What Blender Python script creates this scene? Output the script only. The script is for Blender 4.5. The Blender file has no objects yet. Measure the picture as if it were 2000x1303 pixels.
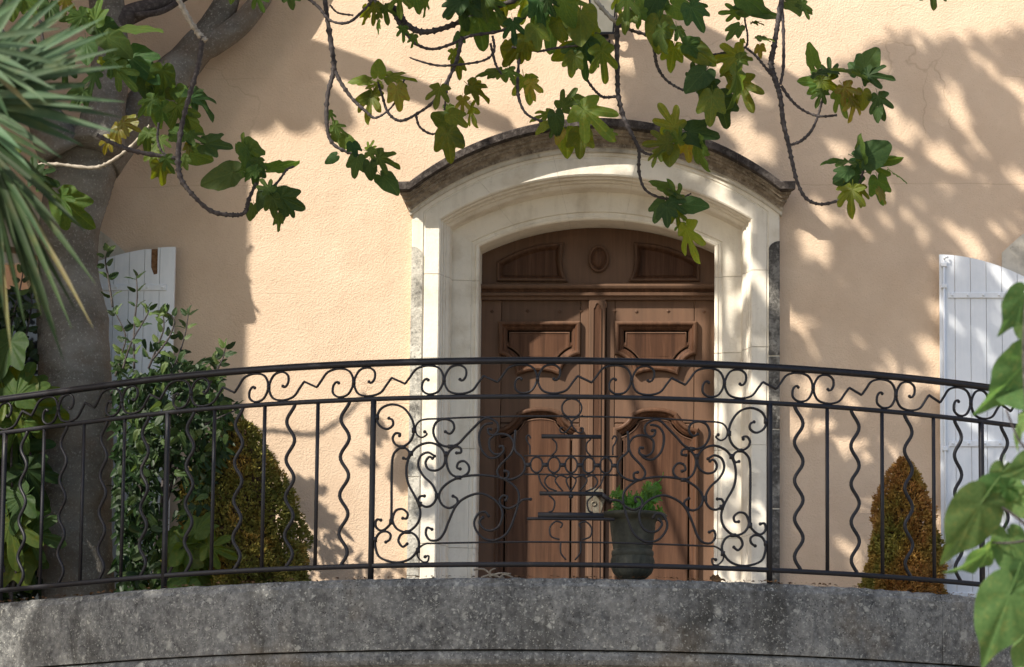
import bpy, bmesh, math, random
import numpy as np
from mathutils import Vector, Matrix, noise

# ------------------------------------------------------------------ camera, sky, sun, exposure
sc = bpy.context.scene
col = sc.collection
R_ = math.radians
FPX = 8400.0                       # focal length in pixels of the 2000 x 1303 photograph
PSI, PIT, ROL = R_(3.4), R_(9.91), R_(0.63)
CAM = np.array([0.935, -23.5, -2.2])
_fw = np.array([-math.sin(PSI)*math.cos(PIT), math.cos(PSI)*math.cos(PIT), math.sin(PIT)])
_r0 = np.array([math.cos(PSI), math.sin(PSI), 0.0]); _u0 = np.cross(_r0, _fw)
_rt = _r0*math.cos(ROL) + _u0*math.sin(ROL); _up = _u0*math.cos(ROL) - _r0*math.sin(ROL)
cam = bpy.data.cameras.new('camera'); camo = bpy.data.objects.new('camera', cam); col.objects.link(camo)
cam.sensor_width = 36.0; cam.lens = FPX*36.0/2000.0; cam.clip_end = 2000.0; cam.clip_start = 0.5
camo.matrix_world = Matrix(((_rt[0], _up[0], -_fw[0], CAM[0]), (_rt[1], _up[1], -_fw[1], CAM[1]),
                            (_rt[2], _up[2], -_fw[2], CAM[2]), (0, 0, 0, 1)))
cam.dof.use_dof = True; cam.dof.focus_distance = 22.9; cam.dof.aperture_fstop = 5.6
sc.camera = camo

SUN = Vector((0.557, 0.507, -0.659)).normalized()        # direction the sunlight travels
w = bpy.data.worlds.new('World'); sc.world = w; w.use_nodes = True
nt = w.node_tree; nt.nodes.clear()
sky = nt.nodes.new('ShaderNodeTexSky'); sky.sky_type = 'NISHITA'; sky.sun_disc = False
sky.sun_elevation = math.asin(-SUN.z); sky.sun_rotation = math.atan2(-SUN.x, -SUN.y)
sky.air_density = 1.0; sky.dust_density = 2.2; sky.ozone_density = 1.0
bg = nt.nodes.new('ShaderNodeBackground'); bg.inputs['Strength'].default_value = 0.135
wo = nt.nodes.new('ShaderNodeOutputWorld')
nt.links.new(sky.outputs[0], bg.inputs[0]); nt.links.new(bg.outputs[0], wo.inputs[0])
sun = bpy.data.lights.new('sun', 'SUN'); sun.energy = 4.7; sun.angle = R_(0.53); sun.color = (1.0, 0.93, 0.82)
suno = bpy.data.objects.new('sun', sun); col.objects.link(suno)
suno.rotation_euler = SUN.to_track_quat('-Z', 'Y').to_euler(); suno.location = (-12, -12, 16)
sc.view_settings.view_transform = 'Standard'; sc.view_settings.look = 'None'
sc.view_settings.exposure = 0.74; sc.view_settings.gamma = 1.0; sc.view_settings.use_curve_mapping = False

def at(px, py, y=0.0):
    """Point of the place, on the upright plane at depth y, that the photograph shows at px, py."""
    d = _fw*FPX + _rt*(px-1000.0) + _up*(651.5-py)
    p = CAM + d*((y-CAM[1])/d[1])
    return Vector(p)
def mpp(y): return (y-CAM[1])/FPX            # metres per photograph pixel at depth y

# ------------------------------------------------------------------ helpers
def link(o, parent=None):
    col.objects.link(o)
    if parent is not None: o.parent = parent
    return o
def mk(name, verts, faces, mats, parent=None, smooth=False, midx=None):
    me = bpy.data.meshes.new(name)
    me.from_pydata([tuple(v) for v in verts], [], [tuple(f) for f in faces])
    for m in (mats if isinstance(mats, (list, tuple)) else [mats]): me.materials.append(m)
    if smooth: me.polygons.foreach_set('use_smooth', [True]*len(me.polygons))
    if midx is not None: me.polygons.foreach_set('material_index', midx)
    me.update()
    return link(bpy.data.objects.new(name, me), parent)
def empty(name, loc, label, cat, group=None):
    o = bpy.data.objects.new(name, None); o.location = loc; o.empty_display_size = .1
    col.objects.link(o); o['label'] = label; o['category'] = cat
    if group: o['group'] = group
    return o
def tag(o, label, cat, group=None):
    o['label'] = label; o['category'] = cat
    if group: o['group'] = group
    return o
class MB:
    """collects shapes in world space; build() links them as one mesh (relative to the parent's place)"""
    def __init__(s): s.v = []; s.f = []; s.m = []
    def add(s, verts, faces, mi=0):
        b = len(s.v); s.v += [tuple(v) for v in verts]; s.f += [tuple(i+b for i in f) for f in faces]; s.m += [mi]*len(faces)
        return s
    def box(s, x0, x1, y0, y1, z0, z1, mi=0, bev=0.0):
        if bev <= 0:
            vs = [(x, y, z) for z in (z0, z1) for y in (y0, y1) for x in (x0, x1)]
            return s.add(vs, [(0,2,3,1),(4,5,7,6),(0,1,5,4),(2,6,7,3),(0,4,6,2),(1,3,7,5)], mi)
        b = bev                                    # chamfered on the four edges of the front (-y) face
        vs = [(x0,y1,z0),(x1,y1,z0),(x1,y1,z1),(x0,y1,z1),(x0,y0+b,z0),(x1,y0+b,z0),(x1,y0+b,z1),(x0,y0+b,z1),
              (x0+b,y0,z0+b),(x1-b,y0,z0+b),(x1-b,y0,z1-b),(x0+b,y0,z1-b)]
        return s.add(vs, [(0,3,2,1),(0,1,5,4),(1,2,6,5),(2,3,7,6),(3,0,4,7),(4,5,9,8),(5,6,10,9),(6,7,11,10),(7,4,8,11),(8,9,10,11)], mi)
    def tube(s, pts, rad, n=8, mi=0, cap=True):
        P = [Vector(p) for p in pts]
        if not isinstance(rad, (list, tuple)): rad = [rad]*len(P)
        t0 = (P[1]-P[0]).normalized(); a = Vector((0, 0, 1)) if abs(t0.z) < .9 else Vector((1, 0, 0))
        nrm = t0.cross(a).normalized(); vs = []; N = len(P)
        for i in range(N):
            t = (P[min(i+1, N-1)]-P[max(i-1, 0)]).normalized()
            nrm = (nrm - t*nrm.dot(t)).normalized(); bn = t.cross(nrm)
            for k in range(n):
                c = 2*math.pi*k/n; vs.append(P[i] + (nrm*math.cos(c)+bn*math.sin(c))*rad[i])
        fs = [(i*n+k, i*n+(k+1) % n, (i+1)*n+(k+1) % n, (i+1)*n+k) for i in range(N-1) for k in range(n)]
        if cap: fs += [tuple(reversed(range(n))), tuple((N-1)*n+k for k in range(n))]
        return s.add(vs, fs, mi)
    def lathe(s, cx, cy, prof, n=32, mi=0, ripple=None):
        vs = []
        for r, z in prof:
            for k in range(n):
                a = 2*math.pi*k/n; rr = r*(1+(ripple(z, k) if ripple else 0))
                vs.append((cx+rr*math.cos(a), cy+rr*math.sin(a), z))
        fs = [(i*n+k, i*n+(k+1) % n, (i+1)*n+(k+1) % n, (i+1)*n+k) for i in range(len(prof)-1) for k in range(n)]
        return s.add(vs, fs, mi)
    def build(s, name, mats, parent=None, smooth=False):
        off = parent.matrix_basis.translation if parent is not None else Vector((0, 0, 0))
        if parent is not None and parent.parent is not None: off = off + parent.parent.matrix_basis.translation
        vs = [(v[0]-off.x, v[1]-off.y, v[2]-off.z) for v in s.v]
        return mk(name, vs, s.f, mats, parent, smooth, s.m)
def spline(pts, n=6, closed=False):
    P = [np.array(p, float) for p in pts]; out = []; N = len(P)
    rng = range(N if closed else N-1)
    for i in rng:
        if closed: p0, p1, p2, p3 = P[(i-1) % N], P[i], P[(i+1) % N], P[(i+2) % N]
        else: p0, p1, p2, p3 = P[max(i-1, 0)], P[i], P[i+1], P[min(i+2, N-1)]
        for k in range(n):
            t = k/n
            out.append(.5*((2*p1)+(-p0+p2)*t+(2*p0-5*p1+4*p2-p3)*t*t+(-p0+3*p1-3*p2+p3)*t**3))
    if not closed: out.append(P[-1])
    return out

# ------------------------------------------------------------------ materials (all procedural)
class Mat:
    def __init__(s, name, rough=.8, spec=.3):
        s.m = bpy.data.materials.new(name); s.m.use_nodes = True; s.t = s.m.node_tree
        s.b = s.t.nodes['Principled BSDF']; s.out = s.t.nodes['Material Output']
        s.b.inputs['Roughness'].default_value = rough; s.b.inputs['Specular IOR Level'].default_value = spec
        s.tc = s.t.nodes.new('ShaderNodeTexCoord')
    def n(s, ty, **kw):
        o = s.t.nodes.new(ty)
        for k, v in kw.items():
            if k in o.inputs: o.inputs[k].default_value = v
            else: setattr(o, k, v)
        return o
    def l(s, a, b): s.t.links.new(a, b)
    def coord(s, which='Object', scale=(1, 1, 1), rot=(0, 0, 0)):
        if which == 'World':
            g = s.n('ShaderNodeNewGeometry'); src = g.outputs['Position']
        else: src = s.tc.outputs[which]
        mp = s.n('ShaderNodeMapping'); mp.inputs['Scale'].default_value = scale; mp.inputs['Rotation'].default_value = rot
        s.l(src, mp.inputs[0]); return mp.outputs[0]
    def noise(s, co, scale, detail=4, rough=.55, dist=0.0):
        o = s.n('ShaderNodeTexNoise', Scale=scale, Detail=detail, Roughness=rough, Distortion=dist); s.l(co, o.inputs['Vector']); return o.outputs['Fac']
    def vor(s, co, scale, feature='F1', rand=1.0):
        o = s.n('ShaderNodeTexVoronoi', Scale=scale, Randomness=rand); o.feature = feature; s.l(co, o.inputs['Vector']); return o
    def ramp(s, fac, stops):
        o = s.n('ShaderNodeValToRGB'); e = o.color_ramp.elements
        while len(e) > 1: e.remove(e[-1])
        for i, (p, c) in enumerate(stops):
            c = c if isinstance(c, (tuple, list)) else (c, c, c)
            q = e[0] if i == 0 else e.new(p); q.position = p; q.color = (*c[:3], 1)
        s.l(fac, o.inputs[0]); return o.outputs[0]
    def mix(s, fac, a, b, mode='MIX'):
        o = s.n('ShaderNodeMix'); o.data_type = 'RGBA'; o.blend_type = mode
        for v, k in ((fac, 0), (a, 6), (b, 7)):
            if hasattr(v, 'links') or hasattr(v, 'is_linked'): s.l(v, o.inputs[k])
            else: o.inputs[k].default_value = v if k == 0 else (*v, 1)
        return o.outputs[2]
    def math(s, op, a, b=0.0):
        o = s.n('ShaderNodeMath'); o.operation = op
        for v, k in ((a, 0), (b, 1)):
            if hasattr(v, 'is_linked'): s.l(v, o.inputs[k])
            else: o.inputs[k].default_value = v
        return o.outputs[0]
    def color(s, c): 
        if hasattr(c, 'is_linked'): s.l(c, s.b.inputs['Base Color'])
        else: s.b.inputs['Base Color'].default_value = (*c, 1)
        return s
    def bump(s, h, strength=.3, dist=.01, prev=None):
        o = s.n('ShaderNodeBump', Strength=strength, Distance=dist); s.l(h, o.inputs['Height'])
        if prev is not None: s.l(prev, o.inputs['Normal'])
        s.l(o.outputs[0], s.b.inputs['Normal']); return o.outputs[0]
    def rand(s): return s.n('ShaderNodeObjectInfo').outputs['Random']

def mat_stucco():
    s = Mat('stucco', .92, .15); co = s.coord('World')
    big = s.noise(co, .55, 5, .6); mid = s.noise(co, 3.2, 5, .6); fine = s.vor(co, 105).outputs['Distance']; grit = s.noise(co, 190, 3, .6)
    c = s.ramp(big, [(.3, (.595, .440, .310)), (.5, (.650, .490, .352)), (.72, (.685, .530, .392))])
    c = s.mix(.5, c, s.ramp(mid, [(.3, (.550, .400, .275)), (.65, (.695, .540, .392))]))
    stv = s.coord('World', (2.2, 2.2, .25)); st = s.ramp(s.noise(stv, 2.2, 4, .6), [(.58, 0.0), (.75, 1.0)])
    c = s.mix(s.math('MULTIPLY', st, .16), c, (.47, .36, .26))
    pits = s.ramp(s.vor(co, 75).outputs['Distance'], [(.06, 1.0), (.16, 0.0)])
    c = s.mix(s.math('MULTIPLY', pits, .6), c, (.33, .24, .165))
    c = s.mix(s.math('MULTIPLY', s.ramp(grit, [(.35, 1.0), (.55, 0.0)]), .16), c, (.40, .28, .18))
    # trowel lifts: faint level lines in the render coat
    wv = s.n('ShaderNodeSeparateXYZ'); s.l(co, wv.inputs[0])
    zz = s.math('ADD', wv.outputs['Z'], s.math('MULTIPLY', s.noise(s.coord('World', (1, 1, 1)), 1.7, 3, .5), .05))
    fr = s.math('FRACT', s.math('MULTIPLY', zz, 1.62)); ln = s.ramp(s.math('ABSOLUTE', s.math('SUBTRACT', fr, .5)), [(.0, 1.0), (.006, 0.0)])
    ln = s.math('MULTIPLY', ln, s.ramp(s.noise(co, .9, 2), [(.48, 0.0), (.6, 1.0)]))
    cr = s.n('ShaderNodeTexNoise', Scale=2.6, Detail=4.0); s.l(co, cr.inputs['Vector']); sv = s.n('ShaderNodeVectorMath'); sv.operation = 'SCALE'; sv.inputs['Scale'].default_value = .35; s.l(cr.outputs['Color'], sv.inputs[0])
    cv = s.n('ShaderNodeVectorMath'); s.l(co, cv.inputs[0]); s.l(sv.outputs[0], cv.inputs[1])
    ck = s.ramp(s.vor(cv.outputs[0], .8, 'DISTANCE_TO_EDGE').outputs['Distance'], [(.0, 1.0), (.0028, 0.0)])
    ck = s.math('MULTIPLY', ck, s.ramp(s.noise(co, .8, 3), [(.50, 0.0), (.58, 1.0)])); ln = s.math('MAXIMUM', ln, ck)
    c = s.mix(s.math('MULTIPLY', ln, .4), c, (.36, .25, .16)); s.color(c)
    h = s.math('ADD', s.math('MULTIPLY', fine, .7), s.math('MULTIPLY', grit, .5)); h = s.math('SUBTRACT', h, s.math('MULTIPLY', pits, .25))
    h = s.math('SUBTRACT', h, s.math('MULTIPLY', ln, .5))
    n1 = s.bump(s.noise(co, 6, 3), .25, .02); s.bump(h, .38, .008, n1); return s.m
def mat_limestone(name='limestone', base=(.76, .70, .59), dark=(.60, .53, .42), dirt=.22):
    s = Mat(name, .85, .2); co = s.coord('World'); n = s.noise(co, 4.5, 6, .62); f = s.noise(co, 60, 4, .6)
    c = s.ramp(n, [(.3, dark), (.5, base), (.75, tuple(min(1, x*1.08) for x in base))])
    spots = s.ramp(s.noise(co, 26, 5, .7), [(.60, 0.0), (.72, 1.0)])
    stv = s.coord('World', (14, 14, .9)); st = s.ramp(s.noise(stv, 1.0, 4, .6), [(.55, 0.0), (.72, 1.0)])
    c = s.mix(s.math('MULTIPLY', spots, dirt), c, (.20, .17, .13)); c = s.mix(s.math('MULTIPLY', st, dirt), c, (.34, .28, .20)); s.color(c)
    s.bump(f, .35, .006, s.bump(n, .2, .02)); return s.m
def mat_weathered(name, lo, hi, pale):
    s = Mat(name, .95, .1); co = s.coord('World'); n = s.noise(co, 9, 7, .72); f = s.noise(co, 70, 4, .65)
    c = s.ramp(n, [(.3, lo), (.52, hi), (.74, pale)]); sp = s.ramp(s.noise(co, 38, 5, .7), [(.5, 0.0), (.66, 1.0)])
    c = s.mix(s.math('MULTIPLY', sp, .6), c, pale); sp2 = s.ramp(s.noise(co, 55, 4, .7), [(.55, 0.0), (.68, 1.0)])
    c = s.mix(s.math('MULTIPLY', sp2, .7), c, lo); s.color(c); s.bump(f, .6, .008, s.bump(n, .4, .02)); return s.m
def mat_terrace_stone():
    s = Mat('lichened_stone', .95, .12); co = s.coord('World'); n = s.noise(co, 3.0, 8, .68, .2); m2 = s.noise(co, 11, 7, .72); f = s.noise(co, 75, 4, .65)
    c = s.ramp(n, [(.34, (.030, .030, .029)), (.46, (.110, .108, .100)), (.58, (.215, .210, .195)), (.72, (.33, .315, .28))])
    c = s.mix(.5, c, s.ramp(m2, [(.36, (.036, .037, .040)), (.5, (.165, .168, .166)), (.66, (.31, .31, .295))]))
    m3 = s.noise(co, 34, 6, .75); c = s.mix(.33, c, s.ramp(m3, [(.38, (.022, .023, .026)), (.5, (.15, .153, .152)), (.63, (.36, .36, .34))]))
    stv = s.coord('World', (3.4, 3.4, .75)); st = s.ramp(s.noise(stv, 1.25, 7, .72, .5), [(.46, 0.0), (.60, 1.0)])
    c = s.mix(s.math('MULTIPLY', s.math('MULTIPLY', st, s.ramp(s.noise(co, 2.1, 4, .6), [(.42, .1), (.6, 1.0)])), .75), c, (.045, .043, .038))
    pit = s.ramp(s.vor(co, 62).outputs['Distance'], [(.12, 1.0), (.28, 0.0)]); pm = s.ramp(s.noise(co, 7, 3), [(.45, 0.0), (.58, 1.0)])
    c = s.mix(s.math('MULTIPLY', s.math('MULTIPLY', pit, pm), .85), c, (.022, .022, .024))
    # round pale lichens of several sizes with ragged borders
    dco = s.n('ShaderNodeVectorMath'); dco.operation = 'ADD'; nz = s.n('ShaderNodeTexNoise', Scale=40.0, Detail=3.0); s.l(co, nz.inputs['Vector'])
    sc2 = s.n('ShaderNodeVectorMath'); sc2.operation = 'SCALE'; sc2.inputs['Scale'].default_value = .045; s.l(nz.outputs['Color'], sc2.inputs[0])
    s.l(co, dco.inputs[0]); s.l(sc2.outputs[0], dco.inputs[1])
    for scl, thr, keep in ((6.5, .17, .70), (15, .20, .70), (36, .24, .60), (80, .28, .5)):
        v = s.vor(dco.outputs[0], scl); sel = s.n('ShaderNodeSeparateColor'); s.l(v.outputs['Color'], sel.inputs[0])
        d = s.ramp(v.outputs['Distance'], [(thr*.75, 1.0), (thr*1.25, 0.0)]); k = s.math('GREATER_THAN', sel.outputs[0], keep)
        c = s.mix(s.math('MULTIPLY', s.math('MULTIPLY', d, k), .75), c, s.ramp(f, [(.3, (.27, .27, .245)), (.7, (.43, .43, .39))]))
    warm = s.ramp(s.noise(co, 1.7, 4, .6), [(.56, 0.0), (.7, 1.0)]); c = s.mix(s.math('MULTIPLY', warm, .3), c, (.23, .17, .10)); s.color(c)
    s.bump(f, .7, .008, s.bump(m2, .5, .02)); return s.m
def mat_wood():
    s = Mat('dark_oak', .6, .16); co = s.coord('World', (34, 34, 1.6)); g = s.noise(co, 1.0, 8, .66, .6); b = s.noise(s.coord('World', (3, 3, .8)), 1.4, 4)
    rnd = s.rand()
    c = s.ramp(g, [(.28, (.030, .0130, .0065)), (.5, (.068, .0300, .0150)), (.72, (.115, .0540, .0285))])
    c = s.mix(s.math('MULTIPLY', s.ramp(b, [(.4, 0.0), (.7, 1.0)]), .3), c, (.100, .056, .034))
    wz = s.n('ShaderNodeSeparateXYZ'); s.l(s.coord('World'), wz.inputs[0])
    grey = s.math('MULTIPLY', s.ramp(wz.outputs['Z'], [(.0, 1.0), (1.0, 0.0)]), s.ramp(s.noise(s.coord('World'), 5, 5, .6), [(.35, .25), (.65, 1.0)]))
    c = s.mix(s.math('MULTIPLY', grey, .55), c, (.105, .073, .054))
    pt = s.n('ShaderNodeNewGeometry').outputs['Pointiness']; c = s.mix(s.math('MULTIPLY', s.ramp(pt, [(.52, 0.0), (.62, 1.0)]), .5), c, (.19, .12, .08))
    hs = s.n('ShaderNodeHueSaturation'); s.l(c, hs.inputs['Color']); s.l(s.math('ADD', .82, s.math('MULTIPLY', rnd, .3)), hs.inputs['Value']); s.color(hs.outputs[0])
    s.l(s.ramp(g, [(.3, .68), (.7, .52)]), s.b.inputs['Roughness'])
    s.bump(g, .25, .003); return s.m
def mat_paint(name, c, c2, rough=.45, wear=None):
    s = Mat(name, rough, .4); co = s.coord('World'); n = s.noise(co, 6, 5, .6); st = s.noise(s.coord('World', (30, 30, 1.2)), 1, 5, .6)
    k = s.ramp(s.math('ADD', s.math('MULTIPLY', n, .6), s.math('MULTIPLY', st, .4)), [(.38, c2), (.55, c)])
    if wear: k = s.mix(s.math('MULTIPLY', s.ramp(s.noise(co, 30, 5, .7), [(.60, 0.0), (.67, 1.0)]), .7), k, wear)
    s.color(k); s.bump(st, .12, .003); return s.m
def mat_leaf(name, top, pale, alt, trans=.32, rough=.42, vein=True, spec=.35, alt_amt=.5):
    s = Mat(name, rough, spec); co = s.coord('Object'); rnd = s.rand(); n = s.noise(co, 16, 5, .6)
    ci = s.n('ShaderNodeCombineXYZ'); s.l(s.math('MULTIPLY', rnd, 37.0), ci.inputs[0]); ad = s.n('ShaderNodeVectorMath'); s.l(co, ad.inputs[0]); s.l(ci.outputs[0], ad.inputs[1])
    n2 = s.noise(ad.outputs[0], 9, 5, .65)
    c = s.mix(s.ramp(n, [(.35, 0.0), (.7, 1.0)]), top, pale)
    c = s.mix(s.math('MULTIPLY', s.ramp(n2, [(.52, 0.0), (.66, 1.0)]), alt_amt), c, alt)
    if vein:
        a = s.n('ShaderNodeAttribute'); a.attribute_name = 'vein'
        c = s.mix(s.math('MULTIPLY', s.ramp(a.outputs['Fac'], [(.72, 0.0), (1.0, 1.0)]), .22), c, tuple(min(1, x*2.2+.02) for x in pale))
    hs = s.n('ShaderNodeHueSaturation'); s.l(c, hs.inputs['Color']); s.l(s.math('ADD', .72, s.math('MULTIPLY', rnd, .56)), hs.inputs['Value'])
    s.l(s.math('ADD', .485, s.math('MULTIPLY', s.math('FRACT', s.math('MULTIPLY', rnd, 7.31)), .03)), hs.inputs['Hue']); s.color(hs.outputs[0])
    tr = s.n('ShaderNodeBsdfTranslucent'); bright = s.n('ShaderNodeHueSaturation'); bright.inputs['Value'].default_value = 2.1; bright.inputs['Saturation'].default_value = 1.15
    bright.inputs['Hue'].default_value = .485
    s.l(hs.outputs[0], bright.inputs['Color']); s.l(bright.outputs[0], tr.inputs[0])
    mx = s.n('ShaderNodeMixShader'); mx.inputs[0].default_value = trans; s.l(s.b.outputs[0], mx.inputs[1]); s.l(tr.outputs[0], mx.inputs[2]); s.l(mx.outputs[0], s.out.inputs[0])
    s.bump(n, .25, .004); return s.m
def mat_bark():
    s = Mat('fig_bark', .9, .15); co = s.coord('World'); n = s.noise(s.coord('World', (1, 1, 1.6)), 3.0, 7, .65); f = s.noise(co, 50, 5, .7)
    ring = s.noise(s.coord('World', (2.0, 2.0, 16)), 1.0, 4, .6)
    c = s.ramp(n, [(.3, (.085, .078, .068)), (.5, (.165, .155, .138)), (.7, (.235, .225, .205))])
    c = s.mix(s.math('MULTIPLY', s.ramp(ring, [(.5, 0.0), (.68, 1.0)]), .35), c, (.10, .09, .078))
    sp = s.ramp(s.noise(co, 75, 4, .7), [(.56, 0.0), (.66, 1.0)]); c = s.mix(s.math('MULTIPLY', sp, .65), c, (.40, .39, .36))
    brown = s.ramp(s.noise(co, 2.2, 4, .6), [(.5, 0.0), (.62, 1.0)]); c = s.mix(s.math('MULTIPLY', brown, .45), c, (.165, .115, .075)); s.color(c)
    s.bump(f, .8, .012, s.bump(n, .6, .03)); return s.m
def mat_simple(name, stops, scale=8, rough=.7, bump=.3, spec=.25, which='World', metal=0.0):
    s = Mat(name, rough, spec); co = s.coord(which); n = s.noise(co, scale, 6, .65); s.color(s.ramp(n, stops)); s.b.inputs['Metallic'].default_value = metal
    s.bump(s.noise(co, scale*5, 4, .6), bump, .006); return s.m
def mat_conifer(name, sh=0.0):
    s = Mat(name, .8, .15); co = s.coord('World'); n = s.noise(co, 3.6, 5, .6); f = s.noise(co, 45, 4, .6)
    c = s.ramp(n, [(.36-sh, (.095, .115, .024)), (.47-sh, (.19, .175, .036)), (.55-sh, (.33, .20, .045)), (.66-sh, (.36, .165, .05))])
    c = s.mix(s.math('MULTIPLY', s.ramp(f, [(.4, 0.0), (.7, 1.0)]), .5), c, (.40, .31, .08)); s.color(c); return s.m

M = {}
M['stucco'] = mat_stucco()
M['stone'] = mat_limestone()
M['stone_dirty'] = mat_limestone('limestone_stained', (.56, .51, .42), (.30, .27, .22), .6)
M['cornice'] = mat_weathered('cornice_stone', (.085, .066, .050), (.24, .195, .145), (.42, .36, .28))
M['cornice_top'] = mat_weathered('cornice_crust', (.022, .019, .018), (.060, .050, .045), (.16, .14, .125))
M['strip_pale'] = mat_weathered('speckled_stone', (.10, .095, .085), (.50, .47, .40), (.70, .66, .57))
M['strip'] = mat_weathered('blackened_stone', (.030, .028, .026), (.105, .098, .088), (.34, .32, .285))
M['terrace'] = mat_terrace_stone()
M['wood'] = mat_wood()
M['white'] = mat_paint('white_shutter_paint', (.80, .82, .84), (.70, .73, .76), .4)
M['iron'] = mat_paint('black_iron_paint', (.009, .009, .013), (.005, .005, .008), .52, (.040, .030, .026))
M['brass'] = mat_simple('old_brass', [(.3, (.10, .085, .06)), (.7, (.22, .19, .14))], 30, .5, .2, .5, metal=.6)
M['rot'] = mat_simple('bare_rotten_wood', [(.3, (.11, .05, .022)), (.7, (.30, .16, .08))], 40, .9, .7)
M['glass'] = mat_simple('window_glass', [(.3, (.02, .024, .03)), (.7, (.03, .035, .04))], 2, .06, .02, .6)
M['bark'] = mat_bark()
M['twig'] = mat_simple('fig_twig', [(.3, (.030, .025, .026)), (.55, (.066, .056, .054)), (.75, (.15, .138, .13))], 45, .85, .6)
M['pale_twig'] = mat_simple('pale_twig', [(.3, (.22, .19, .15)), (.7, (.46, .41, .34))], 30, .85, .5)
M['fig'] = mat_leaf('fig_leaf', (.046, .088, .020), (.070, .115, .028), (.105, .125, .018), .46, .55, spec=.15, alt_amt=.35)
M['fig_dark'] = mat_leaf('fig_leaf_dark', (.026, .058, .018), (.042, .080, .024), (.045, .07, .018), .38, .55, spec=.15)
M['fig_lime'] = mat_leaf('fig_leaf_lime', (.075, .115, .016), (.105, .14, .022), (.17, .15, .02), .48, .5, spec=.25)
M['fig_yellow'] = mat_leaf('fig_leaf_yellow', (.17, .16, .022), (.12, .14, .022), (.15, .075, .02), .42, alt_amt=.8)
M['shrub'] = mat_leaf('shrub_leaf', (.013, .031, .009), (.025, .050, .014), (.042, .062, .018), .26, .48, False, .25)
M['shrub_pale'] = mat_leaf('shrub_leaf_pale', (.055, .098, .028), (.080, .122, .038), (.10, .12, .04), .32, .48, False, .25)
M['palm'] = mat_leaf('palm_leaflet', (.040, .076, .036), (.064, .104, .052), (.10, .11, .03), .12, .62, False, .2, .3)
M['palm_shaded'] = mat_leaf('palm_leaflet_shaded', (.024, .046, .018), (.040, .066, .026), (.09, .08, .025), .12, .62, False, .15, .4)  # shade of the lower hanging fans painted in as a darker green
M['palm_dry'] = mat_leaf('palm_leaflet_dry', (.14, .12, .04), (.10, .11, .045), (.16, .09, .035), .15, .6, False)
M['near_leaf'] = mat_leaf('broad_leaf', (.060, .118, .038), (.090, .155, .052), (.17, .19, .06), .42, .6, spec=.15, alt_amt=.45)
M['herb'] = mat_leaf('herb_leaf', (.06, .16, .025), (.10, .22, .035), (.12, .22, .03), .35, .45, False)
M['conifer'] = mat_conifer('conifer_needles', -.035)
M['conifer_rust'] = mat_conifer('rusty_conifer_needles', .10)
M['conifer_bark'] = mat_simple('conifer_bark', [(.3, (.05, .030, .018)), (.7, (.12, .07, .038))], 20, .95, .8)
M['urn'] = mat_simple('patinated_urn', [(.3, (.030, .032, .026)), (.5, (.052, .055, .043)), (.72, (.095, .095, .075))], 14, .62, .5)
M['soil'] = mat_simple('soil', [(.3, (.02, .014, .01)), (.7, (.05, .036, .025))], 30, 1, .9)
M['litter'] = mat_simple('dead_leaf', [(.3, (.05, .026, .012)), (.6, (.13, .07, .03)), (.8, (.25, .17, .08))], 30, .9, .5)
M['gravel'] = mat_simple('gravel_ground', [(.3, (.17, .14, .10)), (.7, (.30, .25, .18))], 40, .95, .8)
M['paving'] = mat_simple('terrace_paving', [(.3, (.24, .20, .155)), (.7, (.36, .30, .23))], 5, .9, .4)
M['tile'] = mat_simple('roof_tile', [(.3, (.24, .11, .06)), (.7, (.42, .22, .12))], 6, .9, .4)
M['lamp_glass'] = mat_simple('frosted_lamp_glass', [(.3, (.62, .56, .42)), (.7, (.72, .66, .52))], 10, .35, .1, .4)

# ------------------------------------------------------------------ ground, terrace
GZ = -3.8
def sheet(name, x0, x1, y0, y1, z, mat):
    o = mk(name, [(x0, y0, z), (x1, y0, z), (x1, y1, z), (x0, y1, z)], [(0, 1, 2, 3)], mat); o['kind'] = 'structure'; return o
sheet('ground', -400, 400, -400, 400, GZ, M['gravel'])
CCX, CCY, RR = -0.2, 1.063, 3.6                    # plan of the rounded terrace
RIM = 0.25
UL, UR = -2.3, 2.4                                 # beyond these the arc runs on straight
def cyl(u, z, r=0.0):                              # u: length along the edge from the terrace's axis, r: outward
    v = min(max(u, UL), UR); a = v/RR; e = u-v
    return Vector((CCX+(RR+r)*math.sin(a)+e*math.cos(a), CCY-(RR+r)*math.cos(a)+e*math.sin(a), z))
th = [-math.pi/2.05+i*(math.pi/1.025)/64 for i in range(65)]
vs = [(CCX, 0.0, 0.0)] + [(CCX+3.45*math.sin(a), min(-.001, CCY-3.45*math.cos(a)), 0.0) for a in th]
o = mk('terrace_floor', vs, [(0, i+1, i+2) for i in range(64)], M['paving']); o['kind'] = 'structure'

U0 = 0.189                                          # axis of the railing's ornament panel
tw = empty('terrace_wall', (CCX, CCY-RR, GZ), 'rounded grey lichened stone terrace wall with a deep coping under the iron railing', 'wall')
rng = random.Random(3)
def ring_profile(prof, ua, ub, du=.045, jag=0.0, seed=0):
    """sweep a closed (r, z) profile along the arc between ua and ub"""
    n = max(2, int((ub-ua)/du)); k = len(prof); vs = []; rr = random.Random(seed)
    for i in range(n+1):
        uu = ua+(ub-ua)*i/n
        for j, (r, z) in enumerate(prof):
            g = jag*(rr.random()-.5)
            vs.append(cyl(uu, z+g*(1.0 if prof[j][1] > RIM-.06 else .15), r+g*.7))
    fs = [(i*k+j, i*k+(j+1) % k, (i+1)*k+(j+1) % k, (i+1)*k+j) for i in range(n) for j in range(k)]
    fs += [tuple(range(k)), tuple(reversed([n*k+j for j in range(k)]))]
    return vs, fs
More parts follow.
